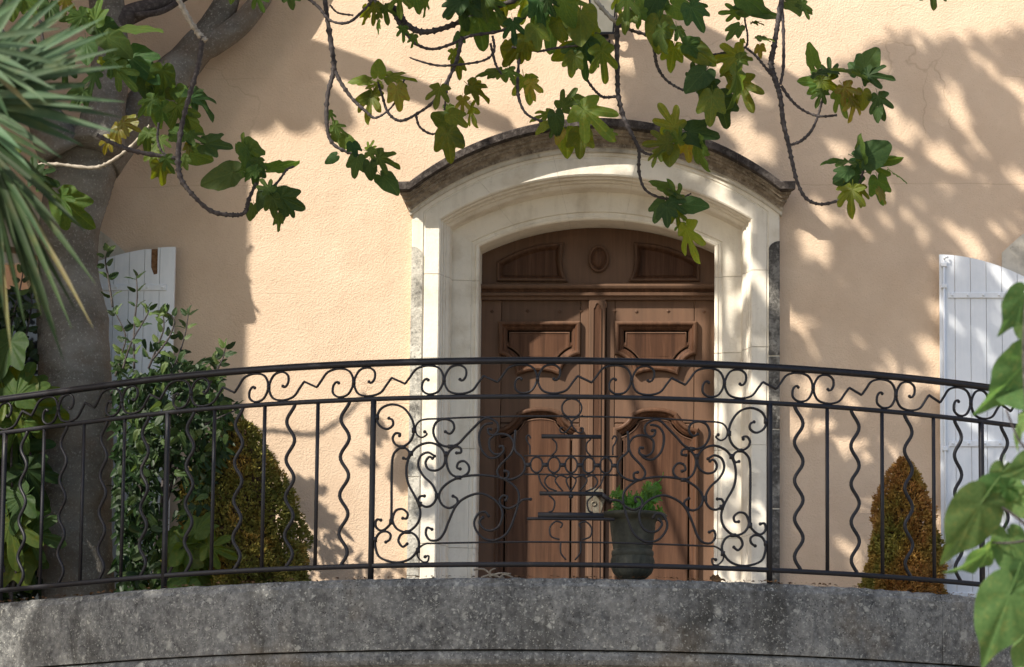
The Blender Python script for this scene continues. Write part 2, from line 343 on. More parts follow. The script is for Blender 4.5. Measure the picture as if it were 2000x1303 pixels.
cop = [(.062, -.105), (.064, -.06), (.066, .05), (.066, .14), (.062, .205), (.052, .222), (.048, .236), (.030, .247), (-.02, .252), (-.10, .251), (-.22, .249), (-.26, .20), (-.26, -.105)]
joints = [-6.2, -3.9, 2.11, 4.4, 6.2]
for i in range(len(joints)-1):
    b = MB(); b.add(*ring_profile(cop, joints[i]+.002, joints[i+1]-.002, .03, .007, i)); b.build('coping_stone', M['terrace'], tw)
b = MB(); mo = [(.045, -.111), (.052, -.118), (.060, -.135), (.062, -.155), (.055, -.178), (.035, -.192), (.010, -.20), (-.02, -.30), (-.25, -.30), (-.25, -.111)]
b.add(*ring_profile(mo, -6.2, 6.2, .05)); b.build('moulding', M['terrace'], tw)
b = MB(); b.add(*ring_profile([(-.03, -.302), (-.03, GZ), (-.4, GZ), (-.4, -.302)], -6.2, 6.2, .1)); b.build('wall_face', M['terrace'], tw)

# ------------------------------------------------------------------ house: facade with door and windows
house = empty('house', (0, 0, 0), 'peach stucco house with an arched stone doorway and white shutters behind the terrace', 'house')
HW = .66                                            # half width of the door opening
def sz(o): return float(np.interp(o, [0, .19, .36], [2.44, 2.545, 2.62]))
def az(o): return float(np.interp(o, [0, .19, .36], [2.592, 2.785, 2.98]))
def arc_pts(h, zs, za, n, h2=None):
    s = za-zs; r = (h*h+s*s)/(2*s); cz = za-r; a = math.asin(min(1, h/r))
    return [(r*math.sin(-a+2*a*i/n), cz+r*math.cos(-a+2*a*i/n)) for i in range(n+1)]
def door_path(o, nj, na, zb=-.02):
    h = HW+o; A = arc_pts(h, sz(o), az(o), na)
    L = [(-h, zb+(2.40-zb)*i/(nj-1)) for i in range(nj)]
    return L + A + [(x*-1, z) for x, z in reversed(L)]
# windows: left one beside the tree, right one at the edge of the picture
WL = (-3.93, -2.93); WR = (2.55, 3.55); WZ0, WZS, WZA = .02, 2.20, 2.42
def win_outline(x0, x1, zb=WZ0, grow=0.0):
    c = (x0+x1)/2; h = (x1-x0)/2+grow; A = arc_pts(h, WZS+grow*.55, WZA+grow*.95, 14)
    return [(c-h, zb)] + [(c+x, z) for x, z in A] + [(c+h, zb)]
WX = at(486, 500, 0).x-2.0*SUN.x/SUN.y               # corner of the side wing
bm = bmesh.new()
def loop(pts):
    vs = [bm.verts.new((x, 0, z)) for x, z in pts]; es = []
    for i in range(len(vs)): es.append(bm.edges.new((vs[i], vs[(i+1) % len(vs)])))
    return es
E = loop([(WX, GZ), (7, GZ), (7, 8.2), (WX, 8.2)])
E += loop([(-(HW+.22), -.02)] + [p for p in door_path(.22, 6, 24)][1:-1] + [((HW+.22), -.02)])
E += loop(win_outline(*WL)); E += loop(win_outline(*WR))
bmesh.ops.triangle_fill(bm, edges=E, use_beauty=True, use_dissolve=False, normal=(0, -1, 0))
bmesh.ops.recalc_face_normals(bm, faces=bm.faces[:])
fs = bm.faces[:]
r = bmesh.ops.extrude_face_region(bm, geom=fs)
for v in [g for g in r['geom'] if isinstance(g, bmesh.types.BMVert)]: v.co.y += .45
bmesh.ops.recalc_face_normals(bm, faces=bm.faces[:])
me = bpy.data.meshes.new('wall'); bm.to_mesh(me); bm.free(); me.materials.append(M['stucco'])
link(bpy.data.objects.new('wall', me), house)
b = MB(); b.box(-9, 7.0, 4.0, 4.2, GZ, 8.2); b.box(7.003, 7.2, 0, 4.2, GZ, 8.2); b.build('rear_wall', M['stucco'], house)
b = MB(); b.add([(-9, -.35, 8.15), (7.4, -.35, 8.15), (7.4, 4.5, 9.9), (-9, 4.5, 9.9), (-9, -.35, 8.25), (7.4, -.35, 8.25), (7.4, 4.5, 10.0), (-9, 4.5, 10.0)],
              [(0, 1, 2, 3), (4, 7, 6, 5), (0, 4, 5, 1), (1, 5, 6, 2), (2, 6, 7, 3), (3, 7, 4, 0)]); b.build('roof', M['tile'], house)
# wing to the left, out of the picture: its corner and tiled eave throw the big shadow on the facade
WX, WD, OV = at(486, 500, 0).x-2.0*SUN.x/SUN.y, 2.0, .27
WH = at(560, 250, 0).z-(WD+OV)*SUN.z/SUN.y+.028
b = MB(); b.box(-9, WX, -WD, -.002, GZ, WH+.05); b.build('wing_wall', M['stucco'], house)
rf = MB(); ex, ey = WX+OV, -WD-OV
rf.add([(-9, ey, WH+.06), (ex, ey, WH+.06), (ex, 0, WH+.06), (-9, 0, WH+.06), (-9, ey, WH+.10), (ex, ey, WH+.10), (ex-1.3, 0, WH+.95), (-9, 0, WH+.95)],
       [(0, 3, 2, 1), (0, 1, 5, 4), (1, 2, 6, 5), (2, 3, 7, 6), (3, 0, 4, 7), (4, 5, 6, 7)])
wr = rf.build('wing_roof', M['tile'], house)
tb = MB()
def half_tile(p, dirv, side, n=8, rad=.105, ln=.30, th=.014, up=-1):
    vs = []
    for t in (0, ln):
        for k in range(n+1):
            a = math.pi*k/n
            for q in (rad, rad-th):
                vs.append(Vector(p)+Vector(dirv)*t+Vector(side)*(q*math.cos(a))+Vector((0, 0, up*q*math.sin(a)*.8)))
    st = 2*(n+1); fs = []
    for k in range(n):
        a0 = 2*k; fs += [(a0, a0+2, st+a0+2, st+a0), (a0+1, st+a0+1, st+a0+3, a0+3), (a0, a0+1, a0+3, a0+2), (st+a0, st+a0+2, st+a0+3, st+a0+1)]
    tb.add(vs, fs)
x = ex-.11
while x > -9: half_tile((x, ey-.03, WH+.055), (0, 1, 0), (1, 0, 0)); x -= .222
y = ey+.16
while y < 0: half_tile((ex+.03, y, WH+.055), (-1, 0, 0), (0, 1, 0)); y += .222
ob = tb.build('eave_tiles', M['tile'], wr); ob['kind'] = 'stuff'

# stone surround of the door, block by block
PROF = [(0, .46), (0, .178), (.006, .169), (.018, .164), (.022, .170), (.040, .170), (.044, .160), (.150, .146), (.154, .095), (.160, .066), (.168, .055), (.176, .048), (.180, .026),
        (.188, .022), (.192, -.010), (.200, -.014), (.204, -.040), (.212, -.046), (.288, -.046), (.292, -.040), (.298, -.040), (.302, -.046), (.358, -.046), (.362, -.042), (.362, .05), (.25, .20), (.25, .46)]
NJ, NA = 24, 48
paths = [door_path(o, NJ, NA) for o, y in PROF]; NP = len(paths[0])
def block(i0, f0, i1, f1, name='stone_block', mat='stone', prof=PROF, pth=paths, par=None, dy=0.0):
    """the part of the swept profile between path stations i0+f0 and i1+f1"""
    st = [(i0, f0)] + [(i, 0.0) for i in range(i0+1, i1+1)] + ([(i1, f1)] if f1 > 0 else [])
    k = len(prof); b = MB(); vs = []
    for i, fr in st:
        for j in range(k):
            p = pth[j][i]; q = pth[j][min(i+1, len(pth[j])-1)]
            vs.append((p[0]+(q[0]-p[0])*fr, prof[j][1]+dy, p[1]+(q[1]-p[1])*fr))
    n = len(st)
    fs = [(i*k+j, (i+1)*k+j, (i+1)*k+(j+1) % k, i*k+(j+1) % k) for i in range(n-1) for j in range(k)]
    fs += [tuple(reversed(range(k))), tuple((n-1)*k+j for j in range(k))]
    b.add(vs, fs); ob = b.build(name, M[mat] if isinstance(mat, str) else mat, par or sur)
    me = ob.data; bmm = bmesh.new(); bmm.from_mesh(me); bmesh.ops.recalc_face_normals(bmm, faces=bmm.faces[:]); bmm.to_mesh(me); bmm.free()
    return ob
CORE = [(min(max(o, .005), .356), y+.005 if y < .4 else y-.004) for o, y in PROF]
sur = block(0, 0.0, NP-1, 0.0, 'door_surround', 'stone_dirty', CORE, [door_path(o, NJ, NA) for o, y in CORE], house)
cuts = [(0, 0.0), (7, .15), (12, .45), (17, .0), (21, .5), (32, .3), (42, .5), (53, .4), (63, .6), (74, .3), (78, .4), (83, .6), (88, .3), (NP-1, 0.0)]
G = .02
for i in range(len(cuts)-1):
    a, c = cuts[i], cuts[i+1]
    block(a[0], a[1]+(G if i else 0), c[0], max(c[1]-G, 0.0), dy=rng.uniform(-.0012, .0012))
# narrow blackened outer strips of the jambs, slightly proud
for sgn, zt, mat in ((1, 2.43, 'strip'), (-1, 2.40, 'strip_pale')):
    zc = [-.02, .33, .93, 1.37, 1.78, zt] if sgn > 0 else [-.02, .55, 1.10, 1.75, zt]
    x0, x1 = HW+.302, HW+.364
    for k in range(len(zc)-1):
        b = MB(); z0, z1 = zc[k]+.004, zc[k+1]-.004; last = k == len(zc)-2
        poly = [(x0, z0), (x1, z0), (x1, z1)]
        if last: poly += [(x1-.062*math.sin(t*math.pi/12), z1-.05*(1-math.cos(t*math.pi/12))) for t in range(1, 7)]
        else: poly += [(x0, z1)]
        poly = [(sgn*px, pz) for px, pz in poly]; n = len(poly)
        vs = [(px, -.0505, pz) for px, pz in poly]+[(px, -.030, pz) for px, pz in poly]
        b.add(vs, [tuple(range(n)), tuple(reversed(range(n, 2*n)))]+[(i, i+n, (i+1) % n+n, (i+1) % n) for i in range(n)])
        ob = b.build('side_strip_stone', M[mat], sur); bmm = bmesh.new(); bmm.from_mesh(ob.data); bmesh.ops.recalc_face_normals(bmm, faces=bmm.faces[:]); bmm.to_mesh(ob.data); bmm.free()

# arched cornice over the door, with level ears at its ends
CP = [(.06, -.045), (-.058, -.045), (-.062, -.040), (-.063, -.022), (-.074, -.018), (-.077, .000), (-.092, .014), (-.108, .022), (-.110, .036), (-.130, .040), (-.133, .052), (-.150, .056), (-.152, .068), (-.186, .072), (-.194, .078), (-.196, .116), (-.189, .122), (.06, .148)]
NC = 44
def cor_path(y, e):
    A = arc_pts(1.03, 2.615+e, 2.975+e, NC); p = max(0.0, -y-.05)
    hx = 1.03+p*.55; return [(-hx, 2.615+e), (-hx+p*.3, 2.615+e)] + A + [(hx-p*.3, 2.615+e), (hx, 2.615+e)]
cpaths = [cor_path(y, e) for y, e in CP]; cprof = [(e, y) for y, e in CP]
ccore = [(min(max(e, .004), .128), min(y+.006, .055)) for e, y in cprof]
cor = block(1, 0.0, NC+3, 0.0, 'cornice', 'cornice', ccore, [cor_path(y, e) for e, y in ccore], house)
ccuts = [(0, 0.0), (8, .4), (15, .5), (27, .3), (35, .6), (40, .3), (NC+4, 0.0)]
for i in range(len(ccuts)-1):
    a, c = ccuts[i], ccuts[i+1]
    ob = block(a[0], a[1]+(.012 if i else 0), c[0], max(c[1]-.012, 0), 'cornice_stone', M['cornice'], cprof, cpaths, cor)
    ob.data.materials.append(M['cornice_top']); ob.data.materials.append(M['stone_dirty'])
    for p in ob.data.polygons:
        zs = p.center; 
        if p.center.y < -.155 or p.normal.z > .6: p.material_index = 1
        elif p.center.y > -.074: p.material_index = 2

# ------------------------------------------------------------------ door
DY = .40                                            # plane of the door leaves
DX = at(1164.5, 800, DY).x
def dp(px, py): v = at(px, py, DY-.03); return (v.x-at(1164.5, py, DY-.03).x, v.z)
def poly_sheet(b, poly, y0, y1, mi=0):
    n = len(poly); b.add([(x, y0, z) for x, z in poly]+[(x, y1, z) for x, z in poly], [tuple(range(n)), tuple(reversed(range(n, 2*n)))]+[(i, i+n, (i+1) % n+n, (i+1) % n) for i in range(n)], mi)
def fixn(ob):
    bmm = bmesh.new(); bmm.from_mesh(ob.data); bmesh.ops.recalc_face_normals(bmm, faces=bmm.faces[:]); bmm.to_mesh(ob.data); bmm.free(); return ob
def offset(poly, d):
    n = len(poly); A = sum(poly[i][0]*poly[(i+1) % n][1]-poly[(i+1) % n][0]*poly[i][1] for i in range(n)); sg = 1 if A > 0 else -1
    out = []
    for i in range(n):
        p0, p1, p2 = np.array(poly[i-1]), np.array(poly[i]), np.array(poly[(i+1) % n])
        e1 = (p1-p0)/max(1e-9, np.linalg.norm(p1-p0)); e2 = (p2-p1)/max(1e-9, np.linalg.norm(p2-p1))
        n1 = np.array([-e1[1], e1[0]])*sg; n2 = np.array([-e2[1], e2[0]])*sg; m = n1+n2; l = np.linalg.norm(m)
        m = m/l if l > 1e-6 else n1; k = min(1/max(.35, float(m@n1)), 2.0)
        out.append(tuple(p1+m*d*k))
    return out
def mould(poly, prof, y, name, par, fill=True, mat='wood'):
    """a moulding that follows a closed outline: prof is (inward offset, height)"""
    rings = [offset(poly, d) for d, h in prof]; n = len(poly); vs = []
    for rg, (d, h) in zip(rings, prof): vs += [(x, y-h, z) for x, z in rg]
    fs = [(i*n+j, i*n+(j+1) % n, (i+1)*n+(j+1) % n, (i+1)*n+j) for i in range(len(prof)-1) for j in range(n)]
    if fill: fs.append(tuple((len(prof)-1)*n+j for j in range(n)))
    b = MB(); b.add(vs, fs); return fixn(b.build(name, M[mat], par))
BOL = [(0, -.002), (0, .022), (.004, .030), (.012, .034), (.020, .033), (.027, .026), (.030, .018), (.036, .016), (.043, .011), (.046, .004), (.050, .003), (.050, -.001)]
FLD = [(.060, -.001), (.060, .006), (.066, .008), (.068, .004), (.082, .003)]
leaf_l = MB().box(-.668, -.002, DY+.0505, DY+.07, 0, 2.14).build('door_leaf', M['wood'], house); leaf_l['label'] = 'left leaf of the carved dark wood door, half in shade'
leaf_r = MB().box(.002, .668, DY+.0505, DY+.07, 0, 2.14).build('door_leaf', M['wood'], house); leaf_r['label'] = 'right leaf of the carved dark wood door, with the lock plate'
ZT = dp(1164, 580)[1]                                # underside of the transom bar
def boards(sgn, par):
    xs = [.048, .098, .545, .668]; zz = [0, .14, 1.02, 1.60, ZT+.004]
    for k in range(3):
        if k == 1: continue
        b = MB(); b.box(*sorted((sgn*(xs[k]+.0012), sgn*(xs[k+1]-.0012))), DY, DY+.05, .0, ZT, 0, .003); fixn(b.build('stile', M['wood'], par))
    rails = [(0, .16), (.162, 1.300), (1.303, 1.470), (1.473, ZT)]
    for z0, z1 in rails:
        b = MB(); b.box(*sorted((sgn*(xs[1]+.0012), sgn*(xs[2]-.0012))), DY+.001, DY+.05, z0+.001, z1-.001, 0, .003); fixn(b.build('rail', M['wood'], par))
zr = 420; S4 = 3.428
def q4(x, y): return dp(900+x/S4, 420+y/S4)
up_r = [q4(1022, 709), q4(1300, 709), q4(1573, 709), q4(1573, 820), q4(1571, 930)]
def carc(p0, p1, c, n=8, ):                          # quarter curve bulging towards c
    return [tuple((1-t)**2*np.array(p0)+2*t*(1-t)*np.array(c)+t*t*np.array(p1)) for t in [i/n for i in range(1, n+1)]]
up_r += carc(q4(1571, 930), q4(1448, 1072), q4(1470, 950)); up_r += carc(q4(1448, 1072), q4(1160, 1072), q4(1304, 1010), 10); up_r += carc(q4(1160, 1072), q4(1022, 930), q4(1125, 950))
def q2(x, y): return dp(1170+x/3.523, 770+y/3.523)
top = spline([q2(90, 228), q2(140, 213), q2(185, 180), q2(213, 138)], 4)+spline([q2(218, 128), q2(280, 100), q2(375, 90), q2(470, 102), q2(535, 130)], 4)+spline([q2(540, 142), q2(570, 185), q2(615, 220), q2(680, 240)], 4)
xl, xr = q2(90, 240)[0], q2(680, 240)[0]; top[0] = (xl, top[0][1]); top[-1] = (xr, top[0][1])
lo_r = [tuple(p) for p in top]+[(xr, .70), (xr, .20), (xl, .20), (xl, .70)]
for sgn, par in ((-1, leaf_l), (1, leaf_r)):
    boards(sgn, par)
    for poly, nm in ((up_r, 'upper_panel'), (lo_r, 'lower_panel')):
        pl = [(sgn*x, z) for x, z in poly]
        mould(pl, BOL, DY, nm, par); mould(pl, FLD, DY-.0005, 'raised_field', par)
    for px in (1240, 1302, 1372, 1197):              # diamond pegs in the top rail
        x, z = dp(px, 606+(px % 3)); b = MB(); x *= sgn
        b.add([(x-.012, DY-.001, z), (x, DY-.001, z-.012), (x+.012, DY-.001, z), (x, DY-.001, z+.012), (x, DY-.006, z)], [(0, 1, 4), (1, 2, 4), (2, 3, 4), (3, 0, 4)]); fixn(b.build('peg', M['wood'], par))
b = MB(); b.box(-.050, .044, DY-.030, DY+.02, 0, ZT-.006, 0, .005); post = fixn(b.build('meeting_post', M['wood'], house)); post['label'] = 'narrow carved post between the two door leaves'
pp = [(-.026, .05), (.022, .05), (.022, ZT-.065)]+carc((.022, ZT-.065), (.012, ZT-.045), (.012, ZT-.060), 4)+carc((.012, ZT-.045), (-.016, ZT-.045), (-.002, ZT-.022), 6)+carc((-.016, ZT-.045), (-.026, ZT-.065), (-.016, ZT-.060), 4)
mould(pp, [(0, .0), (0, .006), (.003, .007), (.006, .003), (.010, .001)], DY-.0305, 'inset_panel', post)
# transom bar and the arched panel above it
zb0, zb1 = ZT-.004, dp(1164, 551)[1]
b = MB(); pr = [(.03, zb0-.012), (-.030, zb0-.012), (-.034, zb0+.004), (-.050, zb0+.010), (-.052, zb0+.024), (-.040, zb0+.030), (-.044, zb0+.040), (-.062, zb0+.048), (-.068, zb0+.060), (-.068, zb0+.068), (-.058, zb0+.074), (.03, zb0+.080)]
n = len(pr); b.add([(sx, DY+y, z) for sx in (-.67, .67) for y, z in pr], [(i, (i+1) % n, n+(i+1) % n, n+i) for i in range(n)]+[tuple(range(n)), tuple(range(n, 2*n))])
tr = fixn(b.build('transom_bar', M['wood'], house))
b = MB(); A = arc_pts(.69, 2.45, 2.62, 24); poly_sheet(b, [(-.675, zb0+.02), (.675, zb0+.02)]+[(x, z) for x, z in reversed(A)], DY+.002, DY+.05)
tym = fixn(b.build('arched_overdoor', M['wood'], house)); tym['label'] = 'arched dark wood overdoor with an oval boss between two panels'
ty_r = [q4(1112, 443), q4(1140, 370), q4(1150, 290)]+[tuple(p) for p in spline([q4(1140, 180), q4(1300, 195), q4(1450, 240), q4(1588, 310)], 4)]+[q4(1588, 440)]
for sgn in (-1, 1): mould([(sgn*x, z) for x, z in ty_r], [(0, 0), (0, .018), (.006, .026), (.016, .026), (.026, .018), (.032, .008), (.038, .002)], DY+.002, 'overdoor_panel', tym)
ov = [q4(910, 290)]; ov = [(ov[0][0]+.060*math.sin(t*math.pi/16)*-1, ov[0][1]+.079*math.cos(t*math.pi/16)) for t in range(32)]
mould(ov, [(0, 0), (0, .016), (.006, .024), (.014, .024), (.020, .014), (.024, .012), (.032, .018), (.045, .024)], DY+.002, 'oval_boss', tym)
# lock plate, keyhole ring and lever on the right leaf
x, z = dp(1160, 985); b = MB(); poly_sheet(b, [(x-.045, z-.055), (x+.035, z-.055), (x+.06, z+.02), (x+.05, z+.085), (x-.02, z+.095), (x-.045, z+.05)], DY-.036, DY-.0305); fixn(b.build('lock_plate', M['brass'], leaf_r))
b = MB(); c = dp(1160, 984); b.tube([(c[0]+.012*math.cos(t*math.pi/6), DY-.039, c[1]+.012*math.sin(t*math.pi/6)) for t in range(13)], .004, 6); b.build('keyhole_ring', M['brass'], leaf_r, True)
b = MB(); h0 = dp(1168, 968); h1 = dp(1196, 984); b.tube([(h0[0], DY-.03, h0[1]), (h0[0], DY-.085, h0[1])], .011, 8)
b.tube([(h0[0]-.02, DY-.085, h0[1]+.004), (h0[0]+.02, DY-.09, h0[1]), (h1[0], DY-.088, h1[1])], [.012, .013, .017], 8); b.build('lever_handle', M['iron'], leaf_r, True)

# ------------------------------------------------------------------ windows and shutters
for (x0, x1), lab in ((WL, 'arched window beside the fig tree trunk'), (WR, 'arched window at the right end of the facade')):
    fr = MB(); c = (x0+x1)/2; h = (x1-x0)/2
    ol, il = win_outline(x0, x1), win_outline(x0+.06, x1-.06, WZ0+.05)
    n = len(ol); il = [(x, min(z, WZA-.07)) for x, z in il]
    vs = [(x, .20, z) for x, z in ol]+[(x, .20, z) for x, z in il]+[(x, .25, z) for x, z in ol]+[(x, .25, z) for x, z in il]
    fr.add(vs, [(i, (i+1) % n, n+(i+1) % n, n+i) for i in range(n)]+[(n+i, n+(i+1) % n, 3*n+(i+1) % n, 3*n+i) for i in range(n)])
    fr.box(c-.03, c+.03, .195, .25, WZ0+.05, WZA-.06)
    wn = fixn(fr.build('window', M['white'], house)); wn['label'] = lab
    for z in (.62, 1.18, 1.74):
        for sx in (-1, 1): b = MB(); b.box(*sorted((c+sx*.032, c+sx*(h-.065))), .205, .235, z, z+.03); b.build('glazing_bar', M['white'], wn)
    for sx in (-1, 1):
        for z0, z1 in ((.07, .62), (.65, 1.18), (1.21, 1.74), (1.77, 2.2)): b = MB(); b.box(*sorted((c+sx*.031, c+sx*(h-.062))), .222, .226, z0, z1); b.build('pane', M['glass'], wn)
    # stone surround: arched head in three stones and jamb stones
    so = win_outline(x0, x1, WZ0, .30); n = len(so); segs = [(1, 6), (6, 10), (10, n-2)]
    hd = MB(); hd.box(x0-.152, x1+.152, -.03, .1, WZ0-.12, WZ0-.004, 0, .006); sl = hd.build('window_surround', M['stone_dirty'], house)
    def ring(i0, i1, nm):
        b = MB(); P = [so[i] for i in range(i0, i1+1)]+[ol[i] for i in range(i1, i0-1, -1)]
        poly_sheet(b, P, -.022, .18); fixn(b.build(nm, M['stone_dirty'], sl))
    for i0, i1 in segs: ring(i0, i1, 'arch_stone')
    for i0, i1 in ((0, 1), (n-2, n-1)): ring(i0, i1, 'jamb_stone')

def shutter(x_hinge, x_free, bottom, ztop_free, sag, label, straps, rod, notch=False):
    """open plank shutter lying flat on the wall; the arched top is highest at the free edge"""
    d = 1 if x_free > x_hinge else -1; W_ = abs(x_free-x_hinge); pw = .0843; n = round(W_/pw); pw = W_/n
    y0, y1 = -.085, -.052
    rootm = MB(); rootm.box(*sorted((x_hinge, x_free-d*.03)), -.0515, -.03, bottom+.25, bottom+.37)
    root = rootm.build('shutter', M['white'], house); root['label'] = label
    def zt(x): s = abs(x-x_free)/W_; return ztop_free-sag*s**1.9
    for k in range(n):
        xa, xb = x_free-d*k*pw, x_free-d*(k+1)*pw; xa, xb = xa-d*.0012, xb+d*.0012
        P = [(xa, bottom), (xb, bottom), (xb, zt(xb)), ((xa+xb)/2, zt((xa+xb)/2)), (xa, zt(xa))]
        if notch and k == 1:
            xm = xa-d*.012; xn = xb+d*.034
            P = [(xa, bottom), (xb, bottom), (xb, zt(xb)), (xn, zt(xb)), (xn, zt(xb)-.10), (xm-d*.02, zt(xb)-.145), (xm, zt(xb)-.14), (xm, zt(xa)), (xa, zt(xa))]
            b = MB(); poly_sheet(b, [(xn, zt(xb)-.15), (xm, zt(xb)-.15), (xm, zt(xa)-.006), (xn, zt(xa)-.008)], y0+.014, y1); o = fixn(b.build('bare_plank', M['rot'], root)); o['label'] = 'bare rotten wood in the broken top of the shutter'
        b = MB(); poly_sheet(b, P, y0, y1); fixn(b.build('plank', M['white'], root))
    s0 = x_free-d*.045 if not rod else x_free-d*.048
    for z in straps:
        b = MB(); b.box(*sorted((s0, x_hinge)), y0-.009, y0-.0005, z-.017, z+.017, 0, .003); fixn(b.build('strap', M['white'], root))
        for k in range(n):
            xk = s0-d*(.022+k*pw); 
            if abs(xk-x_free) > W_: break
            b = MB(); b.lathe(0, 0, [(.0085, 0), (.0075, .004), (.003, .0065), (.0005, .007)], 8); b.v = [(xk+vx, y0-.009-vz, z+vy) for vx, vy, vz in b.v]; fixn(b.build('bolt', M['white'], root))
    if rod:
        xr_ = x_free-d*.026; b = MB(); b.tube([(xr_, y0-.012, bottom+.03), (xr_, y0-.012, ztop_free-.03)], .0075, 8); rd = b.build('bolt_rod', M['white'], root, True)
        b = MB(); b.tube([(xr_, y0-.012, ztop_free-.032), (xr_+.008, y0-.03, ztop_free-.022), (xr_+d*-.022, y0-.012, ztop_free-.018)], .006, 6); b.build('hook', M['white'], root, True)
        b = MB(); hz = at(1862, 1090, -.1).z; b.tube([(xr_, y0-.014, hz+.05), (xr_+.03, y0-.034, hz+.02), (xr_+.042, y0-.034, hz-.03), (xr_+.012, y0-.03, hz-.055)], [.009, .012, .012, .008], 8); b.build('handle', M['white'], root, True)
        for z in (ztop_free-.06, straps[0]+.05, straps[1]-.03): b = MB(); b.box(xr_-.016, xr_+.016, y0-.022, y0-.0005, z-.012, z+.012, 0, .003); fixn(b.build('rod_guide', M['white'], root))
zS = lambda px, py: at(px, py, -.085).z
xa = at(1836, 800, -.085).x
shutter(xa+.60, xa, .06, zS(1836, 497), .20, 'white plank shutter in dappled sun with a bolt rod, beside the small conifer', [zS(1900, 577), zS(1900, 867), zS(1900, 1163)], True)
xa = at(341, 560, -.085).x
shutter(xa-.60, xa, .06, zS(341, 482), .15, 'white plank shutter in shade with a broken top, behind the leafy shrub', [zS(265, 562), zS(265, 862), zS(265, 1160)], False, True)

# ------------------------------------------------------------------ wrought iron railing on the coping
rail = empty('iron_railing', tuple(cyl(U0, RIM)), 'black wrought iron railing with scrollwork curving round the terrace edge', 'railing')
def bar(path, a, bw, name, r0=0.0, ball=0.0, n=5, smooth=True, straight=False):
    """iron bar in the railing's curved face: path of (u, z), a = thickness in the face, bw = depth"""
    P = [np.array(p, float) for p in path] if straight else spline(path, n)
    N = len(P); vs = []; K = 8
    cs = [(1, .55), (.55, 1), (-.55, 1), (-1, .55), (-1, -.55), (-.55, -1), (.55, -1), (1, -.55)]
    for i in range(N):
        t = P[min(i+1, N-1)]-P[max(i-1, 0)]; t = t/max(1e-9, np.linalg.norm(t)); nn = np.array([-t[1], t[0]])
        for ca, cb in cs:
            q = P[i]+nn*ca*a/2; vs.append(cyl(U0+q[0], q[1], r0+cb*bw/2))
    fs = [(i*K+k, i*K+(k+1) % K, (i+1)*K+(k+1) % K, (i+1)*K+k) for i in range(N-1) for k in range(K)]+[tuple(reversed(range(K))), tuple((N-1)*K+k for k in range(K))]
    b = MB(); b.add(vs, fs)
    if ball > 0:
        for q in ((P[0], P[-1]) if ball > 0 else ()):
            c = cyl(U0+q[0], q[1], r0); rg = []
            prof = [(math.sin(math.pi*j/6)*ball, math.cos(math.pi*j/6)*ball) for j in range(7)]
            b2 = MB(); b2.lathe(c.x, c.y, [(max(rr, 1e-4), c.z+zz) for rr, zz in prof], 8); b.add(b2.v, b2.f)
    return fixn(b.build(name, M['iron'], rail, smooth))
UA, UB = -4.1, 3.6
def run(z, a, bw, name, ua=UA, ub=UB, r0=0.0): return bar([(ua+(ub-ua)*i/80, z) for i in range(81)], a, bw, name, r0, straight=True)
run(1.330, .026, .044, 'handrail'); run(1.345, .010, .030, 'handrail_cap'); run(1.153, .022, .024, 'middle_rail'); run(.318, .024, .024, 'bottom_rail')
posts = [-3.365, -2.181, -.997, .997, 2.229, 3.45]
for u in posts: bar([(u, RIM-.03), (u, .5), (u, 1.0), (u, 1.15)], .026, .026, 'post', straight=True)
wav = [-.997-.148*k for k in range(1, 20, 2)]+[.997+.154*k for k in range(1, 16, 2)]
stt = [-.997-.148*k for k in (2, 4, 6, 10, 12, 14, 18)]+[.997+.154*k for k in (2, 4, 6, 10, 12, 14)]
for u in stt: bar([(u, .318), (u, .7), (u, 1.15)], .017, .017, 'straight_baluster', straight=True)
for u in wav:
    sg = 1 if u > 0 else -1; N = 56
    bar([(u-sg*.023*math.cos(2*math.pi*4.35*i/N+.15), 1.15-.832*i/N) for i in range(N+1)], .016, .016, 'wavy_baluster', straight=True)
HALF = [(.172, .50), (.185, .46), (.215, .50), (.238, .65), (.230, .86), (.16, .985), (.06, .89), (.004, .5), (.05, .12), (.17, .012), (.30, .11), (.375, .40), (.425, .61)]
UNIT = HALF+[(1-s, 1-h) for s, h in reversed(HALF)]
jn = [-.17+.4665*k for k in range(-9, 8)]
jn = [x-.0005 for x in jn]
for k in range(len(jn)-1):
    a, c = jn[k], jn[k+1]; z0, z1 = 1.167, 1.315
    pts = [(a+(c-a)*s, z0+(z1-z0)*h) for s, h in UNIT]
    i0 = len(HALF); A = spline(pts[:i0], 5); B = spline(pts[i0:], 5)
    bar(list(A)+list(B), .0105, .015, 'frieze_scroll', ball=.0085, straight=True)
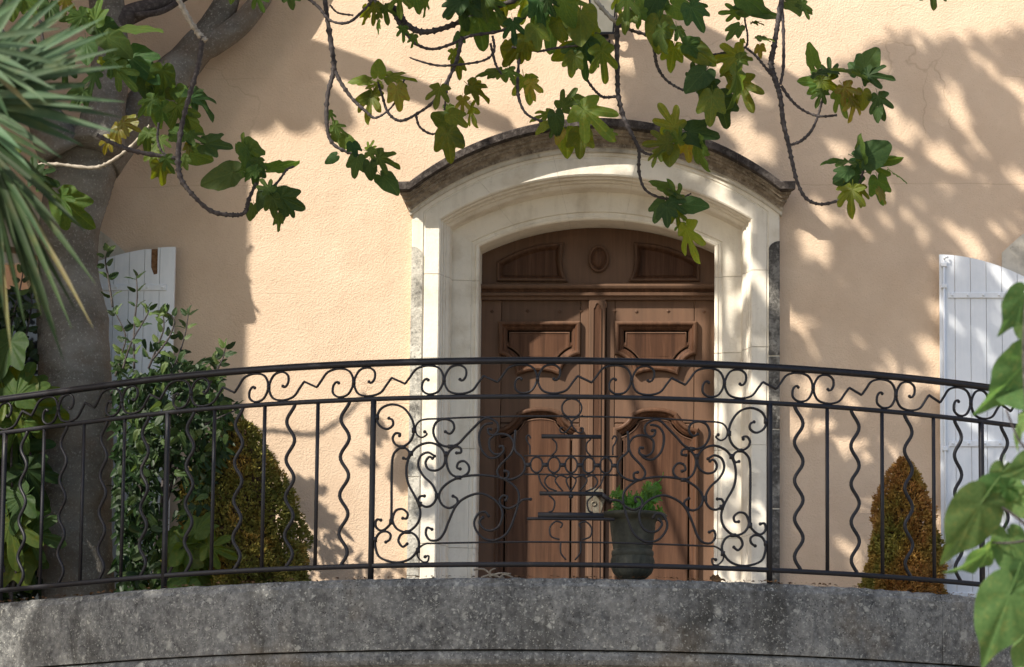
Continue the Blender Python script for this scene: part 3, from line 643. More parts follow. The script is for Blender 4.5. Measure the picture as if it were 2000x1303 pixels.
STROKES = {
  'S1': [(0.916,1.054),(0.897,1.043),(0.896,1.017),(0.926,1.0),(0.964,1.019),(0.978,1.056),(0.958,1.103),(0.902,1.123),(0.842,1.104),(0.8,1.051),(0.786,0.993),(0.802,0.939),(0.842,0.91),(0.88,0.922),(0.895,0.952),(0.881,0.977),(0.858,0.975),(0.86,0.965)],
  'S2': [(0.838,0.852),(0.819,0.848),(0.808,0.87),(0.816,0.892),(0.842,0.905),(0.872,0.893),(0.894,0.853),(0.897,0.737),(0.896,0.556),(0.911,0.513),(0.944,0.493),(0.971,0.507),(0.977,0.532),(0.968,0.549),(0.949,0.545)],
  'S3': [(0.922,0.435),(0.902,0.448),(0.899,0.473),(0.922,0.488),(0.955,0.481),(0.975,0.449),(0.974,0.406),(0.949,0.358),(0.867,0.333),(0.793,0.352),(0.753,0.409),(0.765,0.459),(0.802,0.482),(0.843,0.472),(0.857,0.439),(0.835,0.41),(0.813,0.424)],
  'S4': [(0.69,0.848),(0.708,0.855),(0.725,0.828),(0.711,0.795),(0.67,0.787),(0.634,0.812),(0.627,0.862),(0.654,0.906),(0.709,0.926),(0.772,0.905),(0.812,0.848),(0.822,0.786),(0.81,0.721),(0.768,0.644),(0.748,0.582),(0.762,0.524),(0.81,0.485),(0.862,0.497),(0.889,0.541),(0.875,0.588),(0.841,0.598),(0.813,0.576),(0.818,0.551),(0.837,0.552)],
  'S5': [(0.679,0.858),(0.712,0.877),(0.749,0.861),(0.761,0.814),(0.736,0.763),(0.688,0.715),(0.666,0.66),(0.686,0.617),(0.723,0.607),(0.757,0.633),(0.75,0.658),(0.727,0.66)],
  'S8': [(0.569,0.873),(0.547,0.876),(0.551,0.898),(0.577,0.904),(0.609,0.877),(0.62,0.833),(0.601,0.775),(0.557,0.751),(0.513,0.77),(0.506,0.803),(0.529,0.831),(0.558,0.825),(0.566,0.8),(0.55,0.793)],
  'S7': [(0.627,0.98),(0.603,0.97),(0.583,0.996),(0.593,1.029),(0.634,1.044),(0.674,1.027),(0.688,0.98),(0.665,0.928),(0.621,0.906),(0.566,0.916),(0.523,0.959),(0.474,1.009),(0.442,1.038),(0.411,1.045),(0.371,1.023),(0.362,0.99),(0.379,0.963),(0.407,0.965),(0.414,0.991),(0.4,0.991)],
  'R9': [(0.584,0.658),(0.564,0.645),(0.564,0.62),(0.6,0.599),(0.637,0.615),(0.655,0.659),(0.629,0.709),(0.556,0.75),(0.447,0.761),(0.339,0.744),(0.274,0.699),(0.256,0.648),(0.275,0.562),(0.311,0.476),(0.369,0.438),(0.427,0.446),(0.466,0.487),(0.476,0.53),(0.455,0.57),(0.423,0.578),(0.406,0.558)],
  'R10': [(0.687,0.494),(0.711,0.502),(0.717,0.47),(0.695,0.44),(0.654,0.442),(0.625,0.477),(0.603,0.534),(0.57,0.605),(0.53,0.644),(0.462,0.669),(0.404,0.655),(0.354,0.614),(0.336,0.563),(0.354,0.506),(0.391,0.485),(0.427,0.493),(0.45,0.526),(0.434,0.55)],
  'R11': [(0.199,0.641),(0.239,0.637),(0.267,0.612),(0.307,0.595),(0.343,0.61),(0.352,0.636),(0.336,0.658),(0.314,0.653),(0.321,0.636)],
  'R12': [(0.328,0.781),(0.31,0.775),(0.313,0.75),(0.346,0.744),(0.366,0.777),(0.345,0.816),(0.298,0.866),(0.284,0.916),(0.309,0.956),(0.359,0.965),(0.403,0.941),(0.403,0.89),(0.374,0.864),(0.338,0.874),(0.338,0.903),(0.352,0.903)],
  'R13': [(0.388,1.019),(0.431,1.01),(0.457,0.964),(0.446,0.891),(0.403,0.846),(0.36,0.853),(0.334,0.881)],
  'R14': [(0.277,0.985),(0.281,0.93),(0.277,0.881),(0.244,0.85),(0.227,0.806),(0.245,0.763),(0.295,0.739),(0.331,0.743)],
  'R15': [(0.18,0.987),(0.226,0.987),(0.226,0.884),(0.181,0.884)],
  'R16': [(0.201,0.943),(0.211,0.96),(0.224,0.947),(0.215,0.922),(0.205,0.904),(0.205,0.864)],
  'C1': [(-0.011,1.017),(0.01,1.042),(0.05,1.059)],
  'C2': [(-0.009,1.017),(0.022,0.976),(0.047,0.976),(0.05,0.995),(0.036,0.997)],
  'C3': [(0.09,0.942),(0.069,0.92),(0.069,0.883),(0.091,0.858)],
  'C4': [(-0.006,0.758),(0.017,0.742),(0.013,0.716),(-0.006,0.682)],
  'C5': [(0.016,0.749),(0.051,0.76),(0.072,0.732),(0.035,0.682)],
  'C6': [(0.07,0.752),(0.102,0.761),(0.124,0.732),(0.106,0.699),(0.064,0.681)],
  'C7': [(0.156,0.765),(0.14,0.718),(0.107,0.681)],
  'C8': [(0.103,0.66),(0.075,0.631),(0.082,0.587),(0.104,0.577)],
  'C9': [(0.044,0.499),(0.036,0.521),(0.068,0.531),(0.096,0.501),(0.09,0.458),(0.048,0.442)],
  'C10': [(0.042,0.432),(0.042,0.378),(0.016,0.342)],
  'E1': [(0.732,0.982),(0.721,0.969),(0.747,0.954),(0.773,0.971),(0.779,1.007),(0.759,1.036),(0.722,1.045),(0.67,1.046),(0.477,1.051)],
  'E2': [(0.721,0.359),(0.703,0.363),(0.708,0.336),(0.734,0.335),(0.76,0.365),(0.753,0.401),(0.72,0.423),(0.676,0.425),(0.469,0.427)],
}

for k, pts in STROKES.items():
    if k in ('E1', 'E2', 'R15'): continue
    thin = k[0] == 'C' or k in ('R15', 'R16')
    for sg in (1, -1):
        bar([(sg*(x if k[0] != 'C' else x+.006), z) for x, z in pts], .008 if thin else .0112, .012 if thin else .016, 'ornament_scroll', r0=.004 if k in ('R13', 'R10', 'S5') else 0.0, ball=0 if thin or k in ('R13', 'R14') else .0088, straight=(k == 'R15'))
for k, z in (('E1', 1.0545), ('E2', .4295)):
    half = STROKES[k]; h = [(x, zz) for x, zz in half]
    bar(h+[(.2, z), (0, z), (-.2, z)]+[(-x, zz) for x, zz in reversed(h)], .0085, .012, 'ornament_rod', r0=-.003, ball=.009)
for u in jn[1:-1]: bar([(u, 1.228), (u, 1.254)], .017, .019, 'collar', straight=True)
for cu, cz, du, dz in ((.842, .907, .013, 0), (.787, .99, 0, .013), (.81, .483, .013, 0), (.896, .535, 0, .013), (.623, .868, 0, .013), (.666, .66, 0, .013), (.757, .39, 0, .012), (.60, .905, .012, 0), (.556, .750, .012, 0), (.80, .875, 0, .012), (.75, .62, 0, .012), (.978, .45, 0, .012), (.978, 1.06, 0, .012)):
    for sg in (1, -1): bar([(sg*(cu-du), cz-dz), (sg*(cu+du), cz+dz)], .020, .020, 'collar', straight=True)
def ring_bar(x, z, rx, rz, name='ring'): bar([(x+rx*math.sin(t*math.pi/12), z+rz*math.cos(t*math.pi/12)) for t in range(25)], .009, .012, name, straight=True)
ring_bar(0, 1.096, .049, .047)
for k in range(-2, 3): ring_bar(k*.0855, .812, .030, .039)
for k in range(-3, 3): bar([((k+.5)*.0855-.018, .812), ((k+.5)*.0855+.018, .812)], .020, .014, 'collar', straight=True)
for z in (.857, .765): bar([(-.232, z), (0, z), (.232, z)], .008, .011, 'ornament_rod', straight=True)
bar([(-.148, .954), (0, .954), (.148, .954)], .020, .018, 'ornament_bar', straight=True)
bar([(-.155, .670), (0, .670), (.155, .670)], .020, .018, 'ornament_bar', straight=True)
bar([(-.162, .563), (0, .563), (.162, .563)], .026, .020, 'ornament_bar', straight=True)
bar([(-.215, .544), (-.16, .545), (.16, .545), (.215, .544)], .014, .018, 'ornament_bar', straight=True)
b = MB(); c = cyl(U0, .655); b.lathe(c.x, c.y, [(.0005, c.z+.012), (.011, c.z+.004), (.012, c.z-.004), (.0005, c.z-.014)], 10); b.build('knob', M['iron'], rail, True)

# ------------------------------------------------------------------ wall lantern on its scroll bracket
lp = at(1178, 68, -.30)
lan = empty('wall_lantern', (lp.x, 0, lp.z), 'small iron wall lantern with frosted glass above the door behind the fig leaves', 'lantern')
b = MB(); s0, s1, hgt = .058, .085, .30
vs = [(lp.x+sx*s0, lp.y+sy*s0, lp.z) for sx, sy in ((-1, -1), (1, -1), (1, 1), (-1, 1))]+[(lp.x+sx*s1, lp.y+sy*s1, lp.z+hgt) for sx, sy in ((-1, -1), (1, -1), (1, 1), (-1, 1))]
for i in range(4):
    g = MB(); j = (i+1) % 4; g.add([vs[i], vs[j], vs[4+j], vs[4+i]], [(0, 1, 2, 3)]); g.build('glass_pane', M['lamp_glass'], lan)
    g = MB(); g.tube([vs[i], vs[4+i]], .006, 6); g.build('corner_bar', M['iron'], lan)
g = MB(); g.box(lp.x-s0-.008, lp.x+s0+.008, lp.y-s0-.008, lp.y+s0+.008, lp.z-.012, lp.z); g.box(lp.x-.03, lp.x+.03, lp.y-.03, lp.y+.03, lp.z-.03, lp.z-.0125); g.build('base', M['iron'], lan)
g = MB(); g.add([(lp.x+sx*(s1+.02), lp.y+sy*(s1+.02), lp.z+hgt) for sx, sy in ((-1, -1), (1, -1), (1, 1), (-1, 1))]+[(lp.x, lp.y, lp.z+hgt+.13)], [(0, 1, 4), (1, 2, 4), (2, 3, 4), (3, 0, 4), (3, 2, 1, 0)]); g.build('roof', M['iron'], lan)
def yz(pts, rad, nm):
    g = MB(); P = spline([(lp.x, -d, z) for d, z in pts], 6); vs = []; N = len(P)
    for i in range(N):
        t = P[min(i+1, N-1)]-P[max(i-1, 0)]; t = t/np.linalg.norm(t); nn = np.array([0, -t[2], t[1]])
        for a, c in ((1, 1), (1, -1), (-1, -1), (-1, 1)): vs.append(P[i]+nn*a*rad+np.array([c*.012, 0, 0]))
    g.add(vs, [(i*4+k, i*4+(k+1) % 4, i*4+4+(k+1) % 4, i*4+4+k) for i in range(N-1) for k in range(4)]+[(0, 1, 2, 3), tuple(N*4-4+k for k in (3, 2, 1, 0))]); fixn(g.build(nm, M['iron'], lan))
zt = lp.z
yz([(0, zt+.46), (.10, zt+.50), (.22, zt+.50), (.30, zt+.44)], .008, 'arm')
yz([(.005, zt+.16), (.03, zt+.26), (.08, zt+.34), (.16, zt+.42), (.25, zt+.485)], .009, 'brace')
yz([(.01, zt+.08), (.05, zt+.06), (.11, zt+.10), (.14, zt+.19), (.11, zt+.26), (.06, zt+.25), (.045, zt+.19), (.07, zt+.15), (.095, zt+.18), (.085, zt+.205)], .010, 'scroll')
g = MB(); g.box(lp.x-.03, lp.x+.03, -.012, -.002, zt+.02, zt+.52, 0, .003); fixn(g.build('wall_plate', M['iron'], lan))

# ------------------------------------------------------------------ urn with a green plant behind the railing
UY = -2.22; uc = at(1236, 1003, UY); k = mpp(UY)
urn = empty('garden_urn', (uc.x, UY, 0), 'dark patinated garden urn with a wide flared rim standing behind the railing before the door', 'urn')
zt_ = uc.z; ur = lambda py: at(1236, py, UY).z
prof = [(.0, ur(1003)-.03), (.112, ur(1003)-.03), (.120, ur(1003)-.004), (.162, ur(1003)-.002), (.172, ur(1005)-.004), (.168, ur(1009)-.008), (.122, ur(1013)-.006), (.114, ur(1022)), (.110, ur(1040)), (.102, ur(1062)), (.097, ur(1074))]
b = MB(); b.lathe(uc.x, UY, prof, 40); b.build('urn_body', M['urn'], urn, True)
b = MB(); b.lathe(uc.x, UY, [(.097, ur(1074)), (.104, ur(1077)), (.106, ur(1082)), (.104, ur(1086)), (.102, ur(1088))], 40); b.build('beaded_band', M['urn'], urn, True)
b = MB(); b.lathe(uc.x, UY, [(.102, ur(1088)), (.108, ur(1096)), (.106, ur(1108)), (.094, ur(1120)), (.070, ur(1129)), (.045, ur(1134)), (.040, ur(1142)), (.05, ur(1150))], 80, ripple=lambda z, q: .02 if q % 4 < 2 else -.015); b.build('gadrooned_bowl', M['urn'], urn, True)
b = MB(); b.lathe(uc.x, UY, [(.05, ur(1150)), (.085, .16), (.10, .12), (.10, .0)], 32); b.build('foot', M['urn'], urn, True)

# ------------------------------------------------------------------ leaves
def leaf_mesh(name, outline, veins, mats, droop=.12, ripple=.03, fold=.1, petiole=.35, seed=0):
    """unit leaf, base at the origin, tip along +Y, facing +Z; outline as (angle from +Y, radius)"""
    rr = random.Random(seed); c0 = (0.0, .12); ver = [(0, .0, 0.0)]; att = [1.0]; n = len(outline)
    for fr in (.45, .8, 1.0):
        for a, r in outline:
            x, y = math.sin(a)*r*fr, math.cos(a)*r*fr
            dv = min(abs(a-v) for v in veins); vv = max(0.0, 1-dv/.16)
            z = -droop*(x*x+y*y) + fold*abs(x)*(1-.4*abs(x)) + ripple*(1-vv)*fr*math.sin(9*r+7*a) - .05*vv*fr*fr
            ver.append((x, y, z)); att.append(vv)
    fs = [(0, 1+j, 1+j+1) for j in range(n-1)]
    for q in range(2):
        for j in range(n-1): fs.append((1+q*n+j, 1+(q+1)*n+j, 1+(q+1)*n+j+1, 1+q*n+j+1))
    fs = [tuple(reversed(f)) for f in fs]
    if petiole:
        b = len(ver); P = [(0, .02, -.005), (.0, -petiole*.5, .02), (.0, -petiole, .09)]
        for p in P:
            for q in range(3): ver.append((p[0]+.016*math.cos(q*2.094), p[1], p[2]+.016*math.sin(q*2.094))); att.append(1.0)
        for i in range(2):
            for q in range(3): fs.append((b+i*3+q, b+i*3+(q+1) % 3, b+i*3+3+(q+1) % 3, b+i*3+3+q))
    me = bpy.data.meshes.new(name); me.from_pydata(ver, [], fs); me.polygons.foreach_set('use_smooth', [True]*len(me.polygons))
    a = me.attributes.new('vein', 'FLOAT', 'POINT'); a.data.foreach_set('value', att); me.materials.append(mats); me.update(); return me
def lobes(spec):
    """symmetric outline from (angle deg, radius) on the right half, tip first"""
    right = spline([(math.radians(a), r) for a, r in spec], 2)
    pts = [(-float(a), float(r)) for a, r in reversed(right)] + [(float(a), float(r)) for a, r in right[1:]]
    return pts
FIG5 = lobes([(0, 1.0), (6, .95), (11, .82), (15, .60), (18, .44), (23, .40), (29, .54), (36, .76), (43, .84), (50, .80), (57, .62), (62, .42), (68, .36), (76, .42), (88, .54), (100, .54), (112, .42), (130, .32), (150, .26), (168, .14)])
FIG3 = lobes([(0, 1.0), (8, .95), (15, .80), (21, .66), (27, .60), (34, .66), (43, .80), (52, .80), (60, .68), (74, .56), (92, .52), (112, .46), (135, .38), (156, .28), (170, .14)])
FIG1 = lobes([(0, 1.0), (8, .96), (18, .84), (30, .74), (45, .66), (62, .58), (82, .52), (104, .46), (128, .40), (150, .30), (168, .15)])
NARROW = lobes([(0, 1.0), (3, .94), (7, .80), (12, .62), (20, .42), (36, .26), (70, .15), (120, .08), (165, .03)])
OVATE = lobes([(0, 1.0), (5, .93), (12, .80), (22, .62), (36, .46), (58, .32), (90, .20), (140, .08)])
CORD = lobes([(0, 1.0), (3, .92), (7, .80), (14, .70), (24, .64), (38, .57), (56, .50), (78, .44), (102, .38), (128, .33), (150, .27), (168, .15)])
V5 = [0, .80, -.80, 1.68, -1.68]; V1 = [0]
def fan(name, ol, v, mat, k, **kw): return [leaf_mesh(name, ol, v, M[mat], seed=i, droop=.10+.22*i/max(1, k-1), ripple=.02+.02*i, fold=(.02, .16, .30, .08)[i % 4], **kw) for i in range(k)]
FIG = {m: fan('fig_leaf', FIG5, V5, m, 3)+fan('fig_leaf', FIG3, V5, m, 3)+fan('fig_leaf', FIG1, V5, m, 2) for m in ('fig', 'fig_dark', 'fig_lime', 'fig_yellow')}
def orient(tip, normal):
    y = Vector(tip).normalized(); z = Vector(normal); z = (z-y*z.dot(y)).normalized(); x = y.cross(z)
    return Matrix((x, y, z)).transposed()
def put(me, name, pos, tip, normal, size, parent, sx=1.0):
    o = bpy.data.objects.new(name, me); m = orient(tip, normal).to_4x4() @ Matrix.Diagonal((size*sx, size, size, 1)); m.translation = Vector(pos)-parent.location
    o.matrix_local = m; link(o, parent); return o
def place_leaf(px, py, ang, L, d, me, parent, rng, name='leaf', edge=0.0, sx=1.0):
    """blade centred near px, py at distance d from the facade, tip pointing ang (0 right, 90 down) in the view"""
    y = -d; a = math.radians(ang); size = L*mpp(y)*1.0
    lean = rng.uniform(-.45, .35); tip = Vector((math.cos(a), lean, -math.sin(a))).normalized(); size /= max(.75, math.sqrt(1-min(.5, tip.y**2)))
    c = at(px, py, y); base = c-tip*size*.42
    nrm = Vector((rng.uniform(-.5, .35), -1.0, rng.uniform(-.1, .75)))
    if edge: 
        side = tip.cross(Vector((0, -1, 0))); nrm = nrm*(1-edge)+side*edge*(1 if rng.random() < .5 else -1)+Vector((0, 0, .3*edge))
    return put(me, name, base, tip, nrm, size, parent, sx)

# ------------------------------------------------------------------ fig tree
rng = random.Random(11)
tb_ = at(150, 1165, -.58)
fig = empty('fig_tree', (tb_.x, -.58, 0), 'old fig tree with a thick grey trunk and leafy branches hanging before the door', 'tree')
def px_tube(pts, name, mat, parent, n=10, sub=5, smooth=True, knob=0.0, seed=0, node=0):
    """pts: (px, py, d, diameter in px)"""
    P = []; r = []; rr = random.Random(seed+len(pts)*7+int(pts[0][0]))
    S = spline([(p[0], p[1], p[2], p[3]) for p in pts], sub)
    for q in S:
        P.append(at(q[0], q[1], -q[2])); r.append(max(.0012, q[3]*mpp(-q[2])/2*(1+knob*(rr.random()-.4))*(1.38 if node and len(r) % node == 0 else 1.0)))
    b = MB(); b.tube(P, r, n)
    if mat == 'bark' and n >= 14:                    # knots, hollows and flutes of old wood
        for i in range(len(P)):
            for q in range(n):
                k_ = i*n+q; v = Vector(b.v[k_]); o_ = v-P[i]; nz = noise.noise(v*3.1)*.09+noise.noise(v*7.5)*.05+noise.noise(Vector((v.x*14, v.y*14, v.z*5)))*.03
                b.v[k_] = tuple(P[i]+o_*(1+nz))
    return b.build(name, M[mat], parent, smooth)
px_tube([(152, 1330, .50, 178), (150, 1180, .50, 156), (148, 1050, .50, 150), (147, 900, .50, 151), (146, 760, .49, 151), (143, 660, .46, 146), (136, 570, .43, 126), (134, 480, .40, 116), (142, 410, .38, 122), (156, 350, .37, 134), (170, 300, .36, 134), (182, 262, .35, 120)], 'trunk', 'bark', fig, 40, 12, True, .02)
px_tube([(190, 312, .36, 108), (240, 255, .30, 94), (290, 200, .27, 84), (336, 148, .19, 80), (384, 96, .145, 72), (424, 40, .13, 58), (452, -30, .15, 50), (480, -200, .25, 44), (560, -420, .45, 38), (700, -640, 1.1, 32), (860, -800, 1.9, 26), (1020, -900, 2.6, 18)], 'limb', 'bark', fig, 20, 6, True, .04)
px_tube([(352, 122, .20, 52), (400, 92, .17, 56), (450, 62, .15, 50), (492, 22, .14, 44), (530, -40, .15, 40), (600, -200, .22, 36), (700, -430, .6, 32), (860, -640, 1.3, 26), (1050, -760, 2.0, 20), (1250, -820, 2.6, 14)], 'limb', 'bark', fig, 18, 6, True, .04)
px_tube([(190, 290, .56, 110), (205, 210, .50, 84), (215, 140, .44, 78), (212, 60, .42, 74), (205, -20, .42, 70), (190, -200, .5, 60), (220, -420, 1.0, 46), (330, -620, 1.6, 30)], 'limb', 'bark', fig, 18, 6, True, .05)
px_tube([(120, 300, .56, 100), (80, 220, .6, 70), (30, 130, .66, 56), (-20, 60, .7, 48), (-90, -60, .8, 40)], 'limb', 'bark', fig, 14, 6, True, .05)
px_tube([(214, 70, .46, 40), (235, 40, .42, 44), (270, 22, .36, 40), (320, 6, .32, 30), (370, -20, .28, 26), (440, -120, .28, 20)], 'limb', 'twig', fig, 12, 5)
px_tube([(262, 30, .42, 14), (310, 24, .38, 13), (345, 6, .34, 12), (370, -16, .3, 10)], 'limb', 'twig', fig, 8, 5)
# thinner limbs above the picture that carry the hanging twigs
px_tube([(860, -640, 1.3, 18), (820, -440, 1.3, 15), (740, -230, 1.5, 13), (718, -60, 1.57, 13), (716, -10, 1.57, 14)], 'limb', 'bark', fig, 10, 5)
px_tube([(820, -440, 1.3, 12), (700, -260, 1.3, 11), (640, -120, 1.55, 10), (632, -20, 1.62, 10)], 'limb', 'bark', fig, 8, 5)
px_tube([(1050, -760, 2.0, 16), (1120, -500, 1.6, 14), (1150, -240, 1.55, 12), (1150, -20, 1.52, 10)], 'limb', 'bark', fig, 10, 5)
px_tube([(1120, -500, 1.6, 13), (1350, -330, 1.4, 12), (1500, -160, 1.5, 12), (1530, -20, 1.57, 12)], 'limb', 'bark', fig, 10, 5)
px_tube([(330, -620, 1.6, 20), (300, -380, 1.9, 16), (320, -160, 2.1, 13), (345, -10, 2.15, 11)], 'limb', 'bark', fig, 10, 5)
tw_ = [  # hanging twigs as (px, py, diameter px), with their distance from the facade
 (2.15, 'pale_twig', [(345, -10, 13), (362, 25, 13), (385, 62, 13), (402, 80, 12)]),
 (2.15, 'twig', [(395, 72, 12), (388, 125, 12), (372, 180, 11), (356, 240, 11), (348, 300, 13), (352, 345, 12), (374, 378, 10), (412, 412, 10), (455, 420, 10), (478, 415, 9), (486, 390, 9), (500, 358, 7)]),
 (2.15, 'twig', [(500, 358, 7), (512, 375, 6), (540, 358, 6), (560, 332, 5), (575, 325, 4)]),
 (2.1, 'twig', [(190, 264, 10), (225, 282, 10), (270, 297, 10), (345, 309, 9)]),
 (1.0, 'pale_twig', [(72, 322, 7), (110, 321, 8), (180, 328, 9), (215, 316, 8), (255, 287, 7), (292, 245, 5)]),
 (2.1, 'twig', [(310, 240, 5), (308, 275, 6), (320, 300, 5), (350, 312, 5)]),
 (1.3, 'twig', [(632, -20, 11), (640, 40, 11), (648, 95, 12), (652, 135, 11), (640, 185, 10), (638, 240, 9), (648, 278, 8), (680, 298, 7), (718, 306, 5)]),
 (1.3, 'twig', [(652, 135, 9), (668, 165, 9), (690, 195, 8), (715, 218, 7), (735, 230, 6), (768, 205, 4), (790, 155, 4)]),
 (1.35, 'twig', [(598, -6, 7), (622, 14, 7), (645, 40, 6), (680, 44, 7), (712, 18, 6), (735, -10, 5)]),
 (1.35, 'twig', [(645, 10, 4), (660, 25, 4), (690, 30, 4)]),
 (1.25, 'twig', [(718, -10, 17), (745, 15, 16), (775, 18, 16), (790, 45, 16), (822, 62, 14), (860, 57, 13), (900, 42, 13), (955, 18, 12), (1020, -4, 11)]),
 (1.28, 'twig', [(770, 28, 8), (785, 55, 8), (812, 85, 8), (845, 96, 7), (885, 85, 7), (920, 70, 7), (985, 58, 7), (1040, 22, 6), (1085, -10, 5)]),
 (1.3, 'twig', [(902, 72, 8), (893, 115, 9), (878, 150, 8), (850, 195, 7), (815, 222, 7), (782, 236, 7), (758, 220, 6), (746, 185, 5), (738, 160, 4)]),
 (1.3, 'twig', [(878, 148, 6), (872, 180, 5), (868, 215, 4)]),
 (1.3, 'twig', [(812, 222, 5), (820, 248, 5), (845, 262, 5), (868, 250, 4)]),
 (1.32, 'twig', [(962, 70, 6), (965, 100, 6), (945, 118, 5), (900, 126, 5), (855, 128, 5), (815, 118, 4), (800, 112, 3)]),
 (1.3, 'twig', [(958, 85, 6), (968, 125, 5), (980, 145, 4)]),
 (1.3, 'twig', [(1016, 88, 7), (1012, 140, 7), (1012, 185, 7), (1026, 220, 6), (1055, 236, 6), (1076, 238, 5)]),
 (1.35, 'twig', [(1000, 92, 5), (1050, 100, 6), (1085, 94, 5), (1140, 88, 4)]),
 (1.2, 'pale_twig', [(1150, -20, 9), (1175, 15, 10), (1205, 42, 11), (1240, 40, 6), (1265, 20, 5)]),
 (1.2, 'twig', [(1206, 38, 12), (1205, 90, 11), (1206, 150, 11), (1208, 190, 11), (1220, 235, 10), (1238, 270, 9), (1248, 295, 8), (1248, 335, 7), (1260, 370, 6), (1290, 386, 6), (1325, 388, 4), (1350, 378, 3)]),
 (1.2, 'twig', [(1244, 285, 7), (1262, 300, 7), (1290, 302, 6), (1315, 288, 5), (1325, 270, 4)]),
 (1.2, 'twig', [(1206, 188, 7), (1180, 190, 7), (1165, 180, 6), (1148, 158, 6), (1140, 138, 5)]),
 (1.2, 'twig', [(1206, 48, 8), (1235, 60, 8), (1272, 73, 8), (1278, 100, 7), (1284, 130, 7), (1300, 155, 6), (1325, 172, 6), (1348, 180, 5)]),
 (1.2, 'twig', [(1272, 74, 6), (1310, 90, 6), (1340, 100, 6), (1385, 107, 5), (1420, 102, 5), (1455, 93, 5), (1460, 70, 4), (1455, 40, 4), (1456, 18, 3)]),
 (1.25, 'twig', [(1455, 92, 5), (1475, 108, 5), (1492, 128, 6), (1508, 148, 7)]),
 (1.25, 'twig', [(1530, -20, 12), (1520, 40, 12), (1512, 90, 12), (1506, 125, 13), (1514, 155, 13), (1524, 190, 11), (1530, 240, 11), (1540, 282, 10), (1548, 320, 9), (1558, 358, 8), (1575, 388, 8), (1605, 399, 7), (1645, 388, 7), (1675, 365, 6), (1686, 335, 5)]),
 (1.25, 'twig', [(1526, -10, 7), (1530, 60, 7), (1530, 130, 7), (1524, 165, 7)]),
 (1.25, 'twig', [(1526, 168, 7), (1545, 195, 7), (1568, 215, 6), (1600, 227, 6), (1635, 225, 5)]),
 (1.25, 'twig', [(1545, 283, 7), (1565, 275, 7), (1585, 255, 7), (1598, 225, 6), (1605, 200, 5), (1612, 178, 4)]),
 (.95, 'twig', [(80, 50, 8), (86, 90, 8), (100, 110, 6)]), (.95, 'twig', [(84, 50, 7), (70, 20, 7), (90, -20, 6)]),
]
for i, (d, mt, pts) in enumerate(tw_):
    d = d+.32 if 1.15 < d < 1.5 else d
    px_tube([(a, c, d, q*(.80 if q > 5 else .9)) for a, c, q in pts], 'twig', mt, fig, 8, 12, True, .30, i, 4)
kinds = {'g': 'fig', 'd': 'fig_dark', 'l': 'fig_lime', 'y': 'fig_yellow'}
